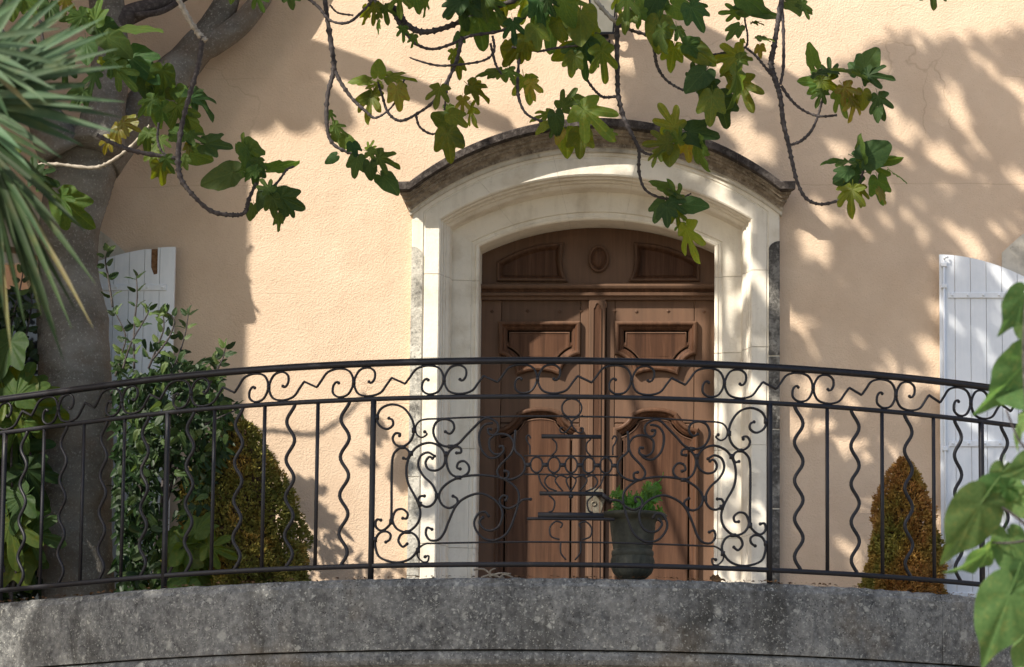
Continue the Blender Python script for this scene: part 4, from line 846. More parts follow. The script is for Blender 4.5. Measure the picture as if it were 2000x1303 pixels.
LEAVES = [  # groups of (origin x, origin y, enlargement, distance): (x, y, tip direction, length, colour, edge-on)
 ((600, 0, 2.606, 1.6), [(365,345,-90,110,'l',0),(265,405,180,120,'l',0),(480,395,0,180,'l',.3),(340,435,170,90,'l',0),(465,500,80,150,'y',.3),(315,540,100,190,'l',0),(300,500,170,120,'l',0),
   (665,490,100,150,'l',0),(770,350,80,120,'l',0),(750,290,90,90,'l',.4),(880,470,30,160,'l',0),(840,450,150,100,'l',0),(790,540,85,110,'y',0),(840,590,90,140,'l',.7),(680,610,200,150,'g',.3),(770,610,40,130,'l',0),(720,580,90,100,'g',0),(720,740,85,190,'l',.3),(770,710,50,90,'g',.3),
   (930,370,180,160,'g',.3),(1040,390,60,100,'g',0),(1010,380,10,100,'g',.3),(1120,450,70,170,'l',.2),(1145,460,80,120,'y',.4),
   (1330,500,-60,150,'g',0),(1190,590,170,140,'l',0),(1190,650,150,100,'l',0),(1270,630,90,140,'d',0),(1250,660,110,100,'d',0),(1320,720,85,160,'l',0),(1390,730,85,170,'l',.3),(1470,620,45,290,'l',0),(1400,530,20,150,'g',0),(1280,695,120,90,'y',.2),
   (125,595,60,75,'g',.3),(170,660,30,110,'g',0),(160,690,0,90,'g',0),(210,740,60,110,'g',.2),(240,760,80,90,'d',.3),(120,810,150,85,'d',0),(245,850,110,130,'d',0),(320,870,80,110,'d',0),(325,740,-60,70,'l',0),(350,780,20,110,'g',0),(410,820,20,150,'g',0),(420,930,40,150,'d',0),
   (470,20,90,150,'g',0),(560,20,80,120,'g',0),(600,40,85,110,'g',.5),(340,70,95,130,'l',.2),(300,80,100,110,'l',.5),(400,70,80,120,'g',0),(360,140,100,80,'g',.6),(540,210,90,80,'g',.4),(490,170,80,90,'g',.4),
   (790,60,90,220,'d',0),(740,40,140,150,'d',0),(880,150,80,230,'g',0),(960,40,60,140,'g',0),(900,30,90,160,'g',0),(1000,100,50,120,'g',.2),(1050,160,90,160,'d',0),(1050,270,130,190,'l',0),(1020,270,100,130,'l',0),(1120,250,80,130,'l',0),(1170,190,80,150,'l',0),(1100,40,100,190,'l',0),(1160,60,100,200,'g',0),(1190,60,70,190,'d',0),(1240,170,85,230,'g',0),(1240,30,60,130,'d',0),
   (1390,130,90,230,'l',0),(1430,160,70,160,'l',0),(1390,270,110,210,'d',0),(1410,320,80,180,'d',0),(1300,270,150,150,'l',0),(1350,330,110,140,'l',0),(1510,330,75,210,'l',0),(1480,240,60,140,'g',0),(1320,60,80,190,'g',0),(1370,40,60,150,'g',0),(1280,150,80,140,'l',.4),
   (1000,20,90,170,'l',.2),(820,20,100,150,'d',.3),(770,210,90,110,'d',.3)]),
 ((1200, 0, 2.5, 1.6), [(210,40,90,160,'d',0),(190,20,120,140,'d',0),(220,160,85,190,'l',.2),(230,190,95,150,'g',.6),(280,280,100,150,'l',0),(420,260,40,180,'l',0),(400,230,10,140,'g',.3),(540,280,180,190,'l',0),(560,310,120,130,'l',0),(640,285,0,90,'l',0),(400,390,130,180,'d',0),(390,360,-110,120,'d',0),(460,410,-10,120,'d',0),(460,450,70,150,'d',0),(470,530,95,190,'l',0),(530,540,70,190,'d',.2),(600,430,80,220,'g',.6),(640,460,65,210,'l',.4),(580,380,40,120,'l',.2),
   (580,155,130,110,'g',0),(560,60,180,120,'g',.4),(720,45,0,250,'g',.4),(690,20,20,200,'g',.2),(900,30,20,170,'g',.1),(930,50,60,110,'g',.1),(740,185,-10,100,'g',.5),(710,250,90,75,'y',.2),(700,110,10,65,'g',.5),(625,208,90,40,'l',.2),
   (330,50,30,150,'g',0),(400,80,55,170,'d',.2),(410,20,10,110,'d',.4),(60,40,90,160,'g',0),(60,100,100,140,'l',.2),(120,90,100,110,'g',.5),(330,180,70,140,'g',.6),(20,20,90,120,'l',0),(150,30,60,120,'g',0),
   (960,270,-110,140,'g',.6),(1050,330,-90,120,'d',0),(1030,350,-20,130,'d',.4),(1150,345,0,230,'g',.7),(1190,310,-90,130,'d',0),(1250,290,-60,150,'d',0),(1290,370,10,150,'d',.1),(970,400,190,150,'g',0),(1040,410,30,120,'l',0),(1000,480,120,100,'g',0),(1110,510,80,160,'g',.2),(1150,470,60,150,'y',0),(1165,530,95,140,'y',.3),(1210,490,90,110,'l',.3),(1300,520,70,150,'d',.3),(1285,560,90,90,'d',.5),
   (1190,730,-105,160,'g',.7),(1280,740,-40,190,'d',0),(1250,780,10,180,'d',.4),(1300,790,20,190,'g',.7),(1090,785,185,170,'g',.6),(1130,860,170,170,'d',0),(1110,850,150,110,'d',.2),(1390,860,40,120,'g',.85),(1120,940,130,110,'l',0),(1155,980,100,170,'l',0),(1200,955,80,120,'l',0),(1295,930,75,150,'g',.4),(1310,960,60,90,'y',.4),
   (260,570,-115,180,'l',0),(280,610,-70,130,'l',0),(210,700,170,150,'l',0),(250,690,120,110,'g',0),(320,660,-80,100,'l',.3),(430,650,10,190,'d',.2),(200,770,110,110,'l',0),(270,760,90,120,'l',.3),(360,730,80,140,'y',0),(420,760,75,190,'g',.7),
   (230,900,-140,120,'g',.4),(290,930,-100,120,'g',.3),(310,950,20,110,'g',.5),(220,1030,120,140,'d',0),(255,1050,90,120,'d',0),(310,1010,30,120,'d',0),(390,1000,0,150,'d',.2),(310,1070,80,110,'l',0),(320,1115,100,70,'g',.3),(372,1190,75,230,'l',.6), (-10,665,60,70,'g',.4)]),
 ((0, 0, 2.606, 2.0), [(490,60,-90,150,'g',0),(370,90,170,150,'g',0),(400,80,-40,120,'g',0),(530,140,10,170,'d',0),(700,140,0,290,'g',.6),(600,220,30,200,'g',0),(560,170,60,160,'d',0),(720,340,50,250,'d',0),(740,400,70,200,'d',.2),(560,340,90,130,'g',0),(525,312,20,60,'l',0),(640,400,50,190,'g',.2),(600,330,60,150,'g',0),(820,420,90,180,'g',.2),(880,470,10,180,'g',0),(930,490,60,140,'g',0),(1030,520,40,210,'d',.3),(1010,500,0,130,'d',.3),(790,560,90,210,'g',0),(740,540,130,150,'g',0),(850,590,60,150,'g',0),(930,600,60,190,'g',.4),(980,640,55,150,'g',.5),
   (620,650,150,170,'y',0),(600,690,100,130,'y',0),(660,640,20,120,'y',.2),(540,740,110,110,'y',.3),(900,670,-150,130,'g',0),(930,690,30,140,'d',0),(1000,700,20,120,'g',0),(1100,735,10,170,'d',.2),(960,760,90,75,'y',0),(1010,790,20,150,'g',.2),(750,720,100,140,'g',.2),(780,800,90,130,'l',.3),(820,740,80,120,'g',0),(825,880,80,140,'l',.3),(860,840,60,110,'g',0),(940,830,80,80,'g',.4),
   (170,850,-100,140,'d',.2),(230,910,10,170,'d',.2),(260,970,30,150,'g',.3),(380,1080,50,260,'g',.2),(330,1040,60,150,'g',.3),(60,770,150,100,'l',0),(150,30,60,150,'g',0),(60,40,90,150,'g',.2),(250,60,80,130,'d',.2),(330,30,100,120,'y',.2),(160,180,60,110,'d',.2),(440,260,80,160,'d',0),(470,420,100,140,'d',0),(400,500,120,140,'d',.3),(330,380,90,150,'d',0),
   (1480,-5,80,120,'d',.1),(1320,10,60,130,'g',.1),(1180,-10,90,60,'g',0)]),
 ((0, 0, 2.606, 2.15), [(1240,750,-110,150,'g',.2),(1290,800,60,190,'g',0),(1320,850,80,110,'g',.1),(1110,900,170,230,'g',0),(1180,860,190,160,'g',.3),(1300,890,90,140,'d',0),(1280,880,130,100,'g',0),(1440,850,0,190,'g',.85),(1350,940,-120,120,'g',0),(1330,1010,120,130,'d',0),(1410,970,-30,120,'d',.2),(1390,1050,90,130,'g',0),(1420,1010,40,120,'g',0),(1480,1030,20,170,'d',0),(1450,1070,110,140,'d',0),(1280,1080,100,100,'g',.2),(1420,1130,85,110,'g',.6)]),
]
ct = 0
for (ox, oy, s, d), L in LEAVES:
    for x, y, a, ln, kd, ed in L:
        me = rng.choice(FIG[kinds[kd]]); ct += 1
        dd = 1.2 if (ox == 0 and y > 640 and x < 860) else d
        place_leaf(ox+x/s, oy+y/s, a+rng.uniform(-8, 8), ln/s*.82, dd+rng.uniform(-.16, .16), me, fig, rng, 'leaf', ed, rng.uniform(.72, .95))
tip = at(1826, 2, -1.3); place_leaf(1822, -8, 80, 45, 1.3, FIG['fig'][1], fig, rng)
# crown above the picture: leaves one cannot see, whose shade dapples the facade
def leaf_cloud(name, items, mat, parent, outline=None):
    ol = outline or [(0, 1.0), (.2, .62), (.36, .5), (.75, .85), (1.1, .48), (1.7, .58), (2.4, .34)]
    half = [(math.sin(a)*r, math.cos(a)*r) for a, r in ol]; pts = [(-x, y) for x, y in reversed(half)]+half[1:]; n = len(pts)+1
    base = np.array([(0, 0, 0)]+[(x, y, .14*abs(x)-.16*(x*x+y*y)) for x, y in pts]); tri = [(0, j+1, j) for j in range(1, n-1)]
    V = []; F = []
    for k, (pos, tp, nm, sz_) in enumerate(items):
        m = np.array(orient(tp, nm)); V.append(base@m.T*sz_+np.array(pos)); F += [tuple(i+k*n for i in f) for f in tri]
    V = np.concatenate(V); 
    if parent is not None: V = V-np.array(parent.location)
    return mk(name, V.tolist(), F, mat, parent, True)
sunb = np.array(SUN)/SUN.y

# ------------------------------------------------------------------ fig shoots at the foot of the trunk
rng = random.Random(5)
def fig_shoot(label, base, stems, leaves, d):
    bp = at(base[0], base[1], -d); e = empty('fig_shoot', (bp.x, -d, 0), label, 'plant')
    for st in stems: px_tube([(x, y, d+rng.uniform(-.05, .05), 7-4*i/len(st)) for i, (x, y) in enumerate(st)], 'stem', 'twig', e, 6, 4)
    for x, y, a, ln, kd in leaves: place_leaf(x, y, a, ln, d+rng.uniform(-.12, .12), rng.choice(FIG[kinds[kd]][:6]), e, rng, 'leaf', rng.uniform(0, .2))
    return e
fig_shoot('fig shoot with broad green leaves between the trunk and the left end of the railing', (30, 1180),
          [[(20, 1200), (28, 1050), (22, 900), (30, 790)], [(25, 1150), (50, 1000), (60, 880)], [(25, 1180), (5, 1100), (-10, 980)]],
          [(45, 745, -70, 85, 'g'), (15, 770, 190, 90, 'l'), (65, 785, 10, 90, 'g'), (30, 805, 60, 100, 'l'), (90, 805, 20, 85, 'l'), (20, 850, 120, 80, 'g'), (60, 895, 40, 90, 'd'), (20, 915, 100, 95, 'd'), (70, 950, 60, 90, 'd'), (15, 990, 150, 90, 'd'), (60, 1020, 40, 95, 'g'), (25, 1060, 80, 100, 'l'), (85, 1050, 20, 80, 'd'), (10, 1110, 120, 90, 'l'), (45, 1110, 70, 80, 'g'), (-20, 880, 100, 90, 'g'), (5, 700, 110, 90, 'd')], .95)
fig_shoot('low fig shoot with pale green leaves between the shrub and the rusty conifer', (330, 1180),
          [[(300, 1190), (330, 1120), (365, 1050), (380, 1020)], [(310, 1180), (350, 1130), (400, 1085)]],
          [(400, 1095, 40, 100, 'l'), (380, 1125, 80, 95, 'l'), (372, 1060, -70, 80, 'l'), (355, 1045, -40, 70, 'g'), (430, 1075, 20, 60, 'l'), (335, 1150, 150, 80, 'g'), (400, 1140, 60, 80, 'l'), (395, 1020, -60, 55, 'g')], 1.15)

# ------------------------------------------------------------------ leafy shrubs
SHR = fan('shrub_leaf', OVATE, V1, 'shrub', 3, petiole=.12)+fan('shrub_leaf', OVATE, V1, 'shrub_pale', 3, petiole=.12)
def in_poly(x, y, P):
    c = False; j = len(P)-1
    for i in range(len(P)):
        if (P[i][1] > y) != (P[j][1] > y) and x < (P[j][0]-P[i][0])*(y-P[i][1])/(P[j][1]-P[i][1])+P[i][0]: c = not c
        j = i
    return c
def shrub(label, poly, holes, n, nobj, d0, d1, shoots, base, size, seed, pale):
    r = random.Random(seed); bp = at(base[0], base[1], -(d0+d1)/2); e = empty('leafy_shrub', (bp.x, -(d0+d1)/2, 0), label, 'shrub')
    it = []; xs = [p[0] for p in poly]; ys = [p[1] for p in poly]
    for sh in shoots:                                # long shoots with leaves in pairs
        d = d1-r.random()*.25; S = spline(sh, 5); px_tube([(p[0], p[1], d, 5-3*i/len(S)) for i, p in enumerate(S)][::2]+[(S[-1][0], S[-1][1], d, 1.5)], 'stem', 'twig', e, 5, 2)
        for i in range(2, len(S), 3):
            for sgn in (-1, 1):
                dx, dy = S[i][0]-S[i-1][0], S[i][1]-S[i-1][1]; a = math.degrees(math.atan2(dy, dx))+sgn*r.uniform(30, 75); it.append((S[i][0]+12*math.cos(math.radians(a)), S[i][1]+12*math.sin(math.radians(a)), a, d+.02*sgn, r.uniform(.7, 1.0)*size, True))
        it.append((S[-1][0], S[-1][1]-6, -90+r.uniform(-30, 30), d, size*.8, True))
    while len(it) < n:
        x, y = r.uniform(min(xs), max(xs)), r.uniform(min(ys), max(ys))
        if not in_poly(x, y, poly) or any((x-hx)**2/hw**2+(y-hy)**2/hh**2 < 1 and r.random() < .93 for hx, hy, hw, hh in holes): continue
        d = d0+(d1-d0)*r.random()**.8; it.append((x, y, r.uniform(20, 160) if r.random() < .6 else r.uniform(0, 360), d, size*r.uniform(.65, 1.25), False))
    it.sort(key=lambda q: (-q[5], -q[3])); rest = []
    for k, (x, y, a, d, s, sh) in enumerate(it):
        if k < nobj: place_leaf(x, y, a, s, d, r.choice(SHR[3:] if r.random() < pale else SHR[:3]), e, r, 'leaf', r.uniform(0, .75))
        else:
            a = math.radians(a); t = Vector((math.cos(a), r.uniform(-.7, .5), -math.sin(a))); rest.append((at(x, y, -d), t, (r.uniform(-.8, .6), -1+r.uniform(0, .8), r.uniform(-.2, .9)), s*mpp(-d)))
    if rest: o = leaf_cloud('inner_leaves', rest, M['shrub'], e, [(0, 1.0), (.2, .68), (.6, .36), (1.5, .2), (2.5, .05)]); o['kind'] = 'stuff'
    for k in range(7):
        x = base[0]+r.uniform(-30, 30); tx = r.uniform(min(xs)+20, max(xs)-20); px_tube([(x, base[1]+40, d0+.2, 9), ((x+tx)/2+r.uniform(-15, 15), (base[1]+min(ys))/2+80, d0+.3, 7), (tx, min(ys)+130, d0+.3, 4)], 'stem', 'twig', e, 6, 4)
    return e
shrub('bushy green shrub with small pointed leaves growing before the broken white shutter', [(222, 700), (255, 690), (290, 650), (335, 690), (375, 700), (430, 740), (445, 800), (448, 870), (420, 930), (400, 1000), (380, 1060), (350, 1120), (300, 1160), (228, 1170)],
      [(285, 690, 30, 40), (330, 1000, 22, 60), (335, 1105, 22, 45), (315, 930, 14, 22)], 2300, 300, .5, 1.2,
      [[(262, 720), (262, 640), (268, 580), (266, 540)], [(330, 740), (350, 690), (362, 650), (368, 612)], [(390, 790), (415, 740), (435, 700), (440, 678)], [(290, 720), (310, 670), (320, 640), (318, 610)], [(240, 720), (256, 670), (285, 620), (290, 605)], [(220, 600), (212, 545), (206, 510), (210, 490)], [(300, 700), (330, 660), (340, 625), (325, 610)], [(380, 760), (410, 735), (425, 720), (420, 700)], [(400, 830), (430, 815), (452, 805), (462, 800)], [(225, 735), (238, 690), (245, 655), (225, 610)]],
      (270, 1180), 24, 7, .42)
shrub('dark shrub with small leaves left of the thick fig trunk', [(-40, 570), (20, 560), (60, 600), (75, 680), (80, 800), (78, 1170), (-40, 1180)], [], 800, 200, .25, .7, [[(20, 640), (30, 600), (40, 560), (45, 530)], [(50, 660), (58, 620), (62, 590), (60, 570)]], (20, 1190), 26, 8, .12)

# ------------------------------------------------------------------ clipped conifers
def conifer(label, cx, tip_y, base_y, prof, d, n, seed, dens):
    """prof: (py, half width px); tufts of needles over a dark core"""
    r = random.Random(seed); c = at(cx, base_y, -d); e = empty('dwarf_conifer', (c.x, -d, 0), label, 'conifer', None); k = mpp(-d)
    rows = [(at(cx, py, -d).z, hw*k) for py, hw in prof]; rows.sort(); zs = [q[0] for q in rows]; rs = [q[1] for q in rows]
    b = MB(); b.tube([(c.x, -d, 0), (c.x, -d, zs[-1]-.1)], [.03, .01], 8); b.build('trunk', M['conifer_bark'], e)
    b = MB(); b.lathe(c.x, -d, [(max(.002, np.interp(z, zs, rs)*.66), z) for z in np.linspace(zs[0], zs[-1]-.03, 14)], 20, ripple=lambda z, q: .12*math.sin(q*2.3+z*31)); b.build('inner_twigs', M['conifer_bark'], e)
    V = []; F = []; A = np.interp
    for _ in range(n):
        z = zs[0]+(zs[-1]-zs[0])*(1-math.sqrt(r.random()) if r.random() < .75 else r.random()); R0 = float(A(z, zs, rs)); a = r.uniform(0, 2*math.pi)
        lump = 1+.10*math.sin(a*3+z*9+seed)+.08*math.sin(a*7-z*17)+.06*math.sin(a*13+z*29)
        rad = R0*lump*(1-.28*r.random()**2.2); p = Vector((c.x+rad*math.cos(a), -d+rad*math.sin(a), z+r.uniform(-.01, .01)))
        if p.y > -d+.35*R0: continue
        out = Vector((math.cos(a), math.sin(a), .55+r.uniform(-.3, .5))).normalized()
        for q in range(3):
            t = (out+Vector((r.gauss(0, .5), r.gauss(0, .5), r.gauss(0, .5)))).normalized(); s = Vector((r.gauss(0, 1), r.gauss(0, 1), r.gauss(0, 1))).cross(t).normalized(); L = r.uniform(.010, .024); i = len(V)
            V += [p-s*.0045, p+s*.0045, p+t*L+s*.003, p+t*L-s*.003]; F.append((i, i+1, i+2, i+3))
    V = [(v[0]-c.x, v[1]+d, v[2]) for v in V]; o = mk('needles', V, F, M['conifer_rust' if seed == 2 else 'conifer'], e); o['kind'] = 'stuff'
    return e
conifer('broad rusty brown and green dwarf conifer beside the leafy shrub', 460, 820, 1260, [(822, 6), (840, 34), (870, 52), (910, 76), (960, 98), (1010, 112), (1060, 122), (1110, 142), (1160, 148), (1260, 140)], .75, 30000, 1, 1)
conifer('slim rusty brown dwarf conifer beside the white shutter in dappled sun', 1766, 898, 1260, [(898, 4), (912, 18), (935, 34), (970, 46), (1000, 55), (1030, 54), (1045, 60), (1080, 66), (1120, 72), (1160, 76), (1260, 66)], .45, 20000, 2, 1)

# ------------------------------------------------------------------ plant in the urn, litter on the coping
rng = random.Random(9)
HB = fan('herb_leaf', lobes([(0, 1.0), (8, .9), (16, .62), (24, .55), (36, .80), (46, .76), (60, .45), (80, .5), (100, .34), (140, .1)]), [0, .7, -.7], 'herb', 3, petiole=.3)
hp = empty('potted_plant', (uc.x, UY, uc.z-.03), 'bright green leafy plant growing in the dark urn', 'plant')
b = MB(); b.lathe(uc.x, UY, [(.0005, uc.z-.024), (.08, uc.z-.022), (.113, uc.z-.028)], 20); b.build('soil', M['soil'], hp, True)
for k in range(170):
    a = rng.uniform(0, 2*math.pi); q = .105*math.sqrt(rng.random()); x = 1236+q/mpp(UY)*math.cos(a)+rng.uniform(-4, 16)
    hgt = rng.random()**1.5*(52 if x < 1215 or 1255 < x < 1290 else 32); y = 1003-hgt; o = place_leaf(x, y, rng.choice([-90, -60, -120, 10, 170, 60, 120])+rng.uniform(-25, 25), rng.uniform(14, 26), 2.22+q*math.sin(a), rng.choice(HB), hp, rng, 'leaf', rng.uniform(0, .6), .6)
for k in range(14):
    x0 = rng.uniform(1200, 1275); px_tube([(x0, 1008, 2.22, 3), (x0+rng.uniform(-8, 8), 985, 2.22, 2.4), (x0+rng.uniform(-14, 22), 958, 2.22, 1.5)], 'stem', 'herb', hp, 5, 3)
o = px_tube([(1256, 1000, 2.25, 3), (1264, 960, 2.25, 3), (1290, 938, 2.25, 2.5), (1296, 922, 2.25, 1.5)], 'stem', 'herb', hp, 5, 3)
# dry weed and dead leaves on the coping
wd = empty('dry_weed', tuple(at(965, 1122, -2.48)), 'withered straw coloured weed lying on the terrace coping', 'weed')
for pts in ([(925, 1113), (945, 1112), (962, 1124), (985, 1128)], [(955, 1126), (975, 1120), (998, 1121)], [(960, 1128), (957, 1116), (968, 1110)], [(975, 1130), (985, 1122), (1002, 1128)], [(940, 1128), (962, 1122), (980, 1130)]):
    px_tube([(x, y, 2.46, 4 if i < 2 else 3) for i, (x, y) in enumerate(pts)], 'stalk', 'pale_twig', wd, 5, 4)
dl = MB(); c = at(1402, 1134, -2.42)
DEAD = leaf_mesh('dead_leaf', FIG3, V5, M['litter'], .5, .1, .5, .2, 3)
e = empty('dead_leaf', tuple(c), 'curled brown dead leaf lying on the coping below the right jamb', 'leaf'); put(DEAD, 'blade', (c.x-.02, -2.42, c.z+.003), (.9, .1, .25), (-.2, -.7, .6), .06, e)
it = []; 
for k in range(620):
    u_ = rng.uniform(-3.7, 3.1); rr_ = rng.choice([.045, .04, .03, .0, -.05, -.1])+rng.uniform(-.012, .008); p = cyl(u_, RIM+.004+rng.random()*.006, rr_)
    it.append((p, (rng.uniform(-1, 1), rng.uniform(-1, 1), rng.uniform(-.2, .3)), (rng.uniform(-.5, .5), rng.uniform(-.8, .3), 1), rng.uniform(.006, .022)))
o = leaf_cloud('leaf_litter', it, M['litter'], None, [(0, 1.0), (.4, .6), (1.2, .5), (2.4, .4)]); o['kind'] = 'stuff'; o['label'] = 'dark crumbs of dead leaves along the coping edge'; o['category'] = 'leaf litter'

# ------------------------------------------------------------------ fan palm, out of focus at the left
rng = random.Random(17); PD = 9.0
pb = at(-150, 651, -PD); palm = empty('fan_palm', (pb.x, -PD, GZ), 'fan palm with stiff grey green leaflets in soft focus before the fig tree', 'palm')
b = MB(); tp = at(-170, 420, -PD); b.tube([(tp.x-.1, -PD, GZ), (tp.x-.06, -PD, GZ+1.4), (tp.x, -PD, GZ+2.8), (tp.x, -PD, tp.z)], [.16, .13, .12, .10], 14); b.build('trunk', M['conifer_bark'], palm)
def blade(p0, p1, wpx, d0, d1, sag, mat):
    """folded leaflet from p0 to p1 (px), widest in its middle"""
    V = []; n = 9; a = at(*p0, -d0); c = at(*p1, -d1); ax = (c-a); L = ax.length; side = ax.cross(Vector((0.15, -1, .25))).normalized(); up = side.cross(ax).normalized(); w0 = wpx*mpp(-d0)
    for i in range(n+1):
        t = i/n; ww = w0*(.35+.65*min(1, t*4))*(1-max(0, (t-.55)/.45)**1.6)*.5+.0008; p = a+ax*t+Vector((0, 0, -sag*L*t*t*(1.0)+sag*L*t*.9))
        V += [p-side*ww+up*ww*.55, p, p+side*ww+up*ww*.55]
    F = []
    for i in range(n):
        for q in (0, 1): F.append((i*3+q, i*3+q+1, i*3+q+4, i*3+q+3))
    b = MB(); b.add(V, F); return b.build('leaflet', M[mat], palm, True)
def fanleaf(hub, hd, tips, wpx, sag, mat='palm'):
    h = at(*hub, -hd); b = MB(); b.tube([(tp.x, -PD, tp.z-.05), ((tp.x+h.x)/2, -(PD+hd)/2, (tp.z+h.z)/2+.05), h], [.016, .012, .010], 6); b.build('petiole', M['palm'], palm, True)
    for t in tips: blade((hub[0]+rng.uniform(-8, 8), hub[1]+rng.uniform(-8, 8)), t[:2], wpx*rng.uniform(.85, 1.15), hd, hd+rng.uniform(-.12, .25), sag*rng.uniform(.3, 1.3), t[2] if len(t) > 2 else mat)
fanleaf((-90, 190), 9.5, [(60, -40), (105, -25), (122, -8), (148, 4), (128, 26), (202, 34), (150, 48), (216, 60), (168, 72), (166, 96), (230, 94), (120, 110), (168, 124), (242, 128), (170, 162), (120, 150), (178, 166), (244, 198), (150, 190), (182, 210), (240, 228), (130, 222), (172, 240), (232, 258, 'palm'), (150, 262), (164, 284), (90, 288), (122, 308), (60, 330), (-20, 340), (40, 290), (70, 268), (60, 60), (80, 20), (30, -30), (-10, -60)], 17, .06)
fanleaf((-70, 90), 9.7, [(40, 0), (75, -30), (120, 55), (90, 90), (135, 130), (60, 140), (66, 214, 'palm_dry'), (20, 235), (110, 175), (90, 200), (30, 170), (10, -40), (-10, -60)], 13, .06)
fanleaf((-30, 280), 9.2, [(140, 640), (168, 452), (182, 638, 'palm_dry'), (125, 706), (82, 618), (60, 570), (22, 690, 'palm_dry'), (186, 552), (102, 498), (34, 486), (6, 605), (-20, 640), (96, 596), (140, 560), (116, 440), (150, 610), (70, 470), (50, 640), (10, 540), (-30, 560), (110, 650), (40, 420), (85, 545)], 12, .05, 'palm_shaded')
fanleaf((-60, 230), 9.0, [(60, 330), (100, 360), (130, 400), (60, 390), (20, 420), (80, 440), (0, 450), (110, 330), (30, 370), (-10, 400), (90, 300), (45, 450), (70, 500), (5, 500)], 12, .03, 'palm_shaded')

# ------------------------------------------------------------------ broad leaved branch, out of focus at the right
rng = random.Random(29); BD = 9.5
bb = at(2080, 1100, -BD); br = empty('broad_leaved_bush', (bb.x, -BD, GZ), 'broad leaved green bush in soft focus over the right end of the railing', 'bush')
NL = fan('broad_leaf', CORD, [0, .75, -.75, 1.5, -1.5], 'near_leaf', 4, petiole=.4)
for pts in ([(2100, 1500, 16), (2060, 1250, 13), (2030, 1050, 11), (2012, 880, 9), (2000, 700, 7), (2005, 560, 5)], [(2030, 1050, 7), (1985, 1010, 6), (1945, 985, 5), (1910, 975, 4)], [(2012, 880, 6), (1990, 860, 5), (1965, 800, 4)], [(2060, 1250, 8), (2010, 1200, 6), (1970, 1170, 5)], [(2030, 1050, 6), (1980, 1060, 5), (1935, 1060, 4)]):
    px_tube([(x, y, BD, w_) for x, y, w_ in pts], 'stem', 'twig', br, 7, 5)
for x, y, a, ln, ed, m in [(1980, 612, 118, 120, .35, 0), (2002, 655, 70, 60, .2, 0), (1968, 752, 128, 185, .4, 1), (1992, 838, 120, 90, .6, 2), (1925, 958, 172, 120, .5, 1), (1956, 952, 95, 100, .35, 2), (1885, 1035, 122, 185, .3, 0), (1900, 1100, 140, 125, .7, 2), (1990, 985, 60, 110, .4, 1), (1985, 1098, 75, 150, .25, 0), (1992, 1150, 100, 110, .3, 1), (1948, 1222, 112, 200, .2, 0), (2000, 1210, 60, 120, .2, 1), (1998, 915, 160, 110, .5, 0), (2012, 780, 20, 120, .2, 0), (2002, 1290, 100, 110, .2, 0)]:
    place_leaf(x, y, a, ln*.8, BD+rng.uniform(-.15, .15), NL[m], br, rng, 'leaf', ed, .85)

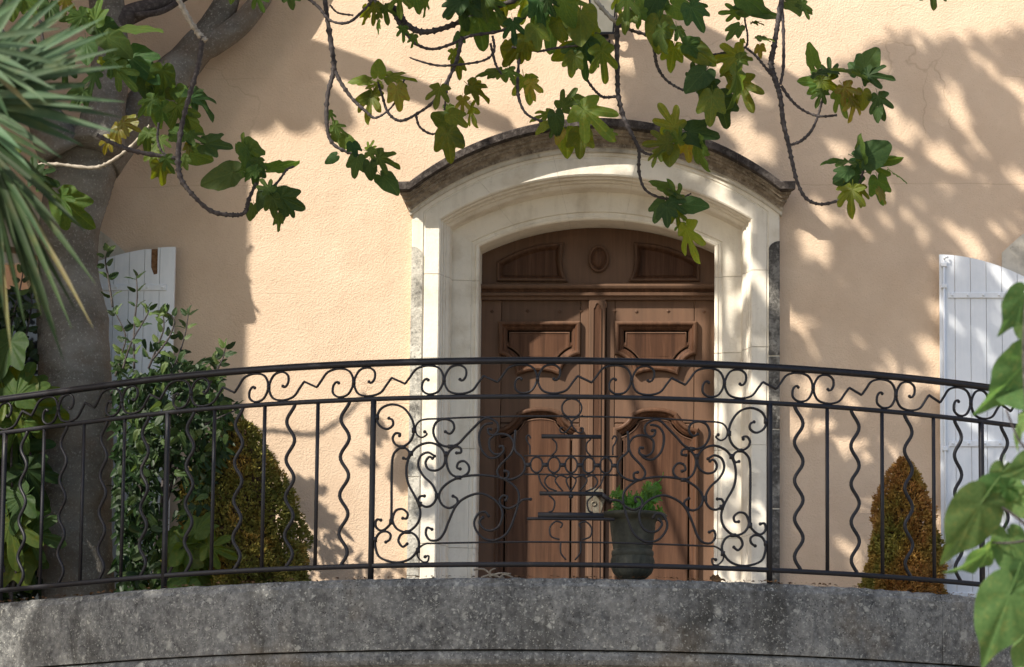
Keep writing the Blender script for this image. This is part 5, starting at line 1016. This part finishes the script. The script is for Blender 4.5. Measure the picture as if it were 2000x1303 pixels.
# ------------------------------------------------------------------ garden tree left of the picture: it shades the terrace edge
rng = random.Random(41); tx, ty = -5.6, -6.9
gt = empty('garden_tree', (tx, ty, GZ), 'leafy garden tree left of the terrace that shades its coping', 'tree')
b = MB(); b.tube([(tx, ty, GZ), (tx+.1, ty, 0), (tx+.3, ty+.1, 2.5), (tx+.5, ty+.1, 7.2)], [.24, .19, .15, .05], 14); b.build('trunk', M['bark'], gt, True)
it = []
for k in range(14):
    a = rng.uniform(0, 6.28); z0 = rng.uniform(2.8, 6.0); e_ = Vector((tx+2.0*math.cos(a), ty+1.1*math.sin(a), z0+rng.uniform(.3, 1.3))); b = MB(); b.tube([(tx+.2, ty, z0), (tx+.2+.9*math.cos(a), ty+.6*math.sin(a), z0+.4), e_], [.07, .05, .02], 7); b.build('limb', M['bark'], gt, True)
while len(it) < 7600:
    x, y, z = rng.uniform(-8.8, -2.6), rng.uniform(-8.3, -5.6), rng.uniform(3.0, 9.2)
    q = ((x+5.4)/3.3)**2+((y+6.9)/1.4)**2+((z-6.2)/2.9)**2
    xl_ = .935-4.45*(23.5+y)/23.5
    if q > 1 or x > xl_-.25 or (math.sin(x*2.3)+math.sin(z*2.9+1)+math.sin(x*1.1-z*1.7)) < -2.3: continue
    it.append(((x, y, z), (rng.uniform(-1, 1), rng.uniform(-1, 1), rng.uniform(-1, .4)), (rng.uniform(-1, 1), rng.uniform(-1, 1), rng.uniform(.1, 1)), rng.uniform(.12, .2)))
# upper crown between sun and facade: the gaps in it let the soft spots of light through
def shade_want(px, py):
    if px < 1235: return 0.0
    t = np.interp(px, [1235, 1330, 1500, 1600, 1680, 1760, 1900, 2300], [150, 95, 150, 175, 110, 60, 70, 60])
    if py < t: return 0.0
    if px < 1400 and py > 400: return .3
    if py > 620: return .6
    return 1.0
hl = [(rng.uniform(1250, 2300), rng.uniform(100, 1300), rng.uniform(13, 27)) for _ in range(195)]
nshade = 0
while nshade < 2600:
    px, py = rng.uniform(1200, 2330), rng.uniform(60, 1330)
    if rng.random() > shade_want(px, py) or any(((px-hx)*.65+(py-hy)*.76)**2/(hr*2.5)**2+((px-hx)*.76-(py-hy)*.65)**2/hr**2 < 1 for hx, hy, hr in hl): continue
    d = max(rng.uniform(2.5, 3.5), (py+175)/450); p = at(px, py, 0.0)-Vector(sunb)*d; nshade += 1
    it.append((tuple(p), (rng.uniform(-1, 1), rng.uniform(-1, .6), rng.uniform(-1, .1)), (rng.uniform(-.6, .3), rng.uniform(-.8, .2), rng.uniform(.3, 1)), rng.uniform(.09, .15)))
for q in ((1300, 300, 4.2), (1500, 700, 4.5), (1700, 400, 4.4), (1800, 900, 4.6), (1950, 500, 4.4)):
    e_ = at(q[0], q[1], 0)-Vector(sunb)*q[2]; b = MB(); b.tube([(tx+.4, ty+.1, 6.0), (Vector((tx+.4, ty+.1, 6.0))+e_)/2+Vector((0, 0, .2)), e_], [.03, .016, .006], 6); b.build('limb', M['bark'], gt, True)
o = leaf_cloud('crown', it, M['shrub'], gt, [(0, 1.0), (.25, .75), (.7, .52), (1.5, .36), (2.5, .12)]); o['kind'] = 'stuff'
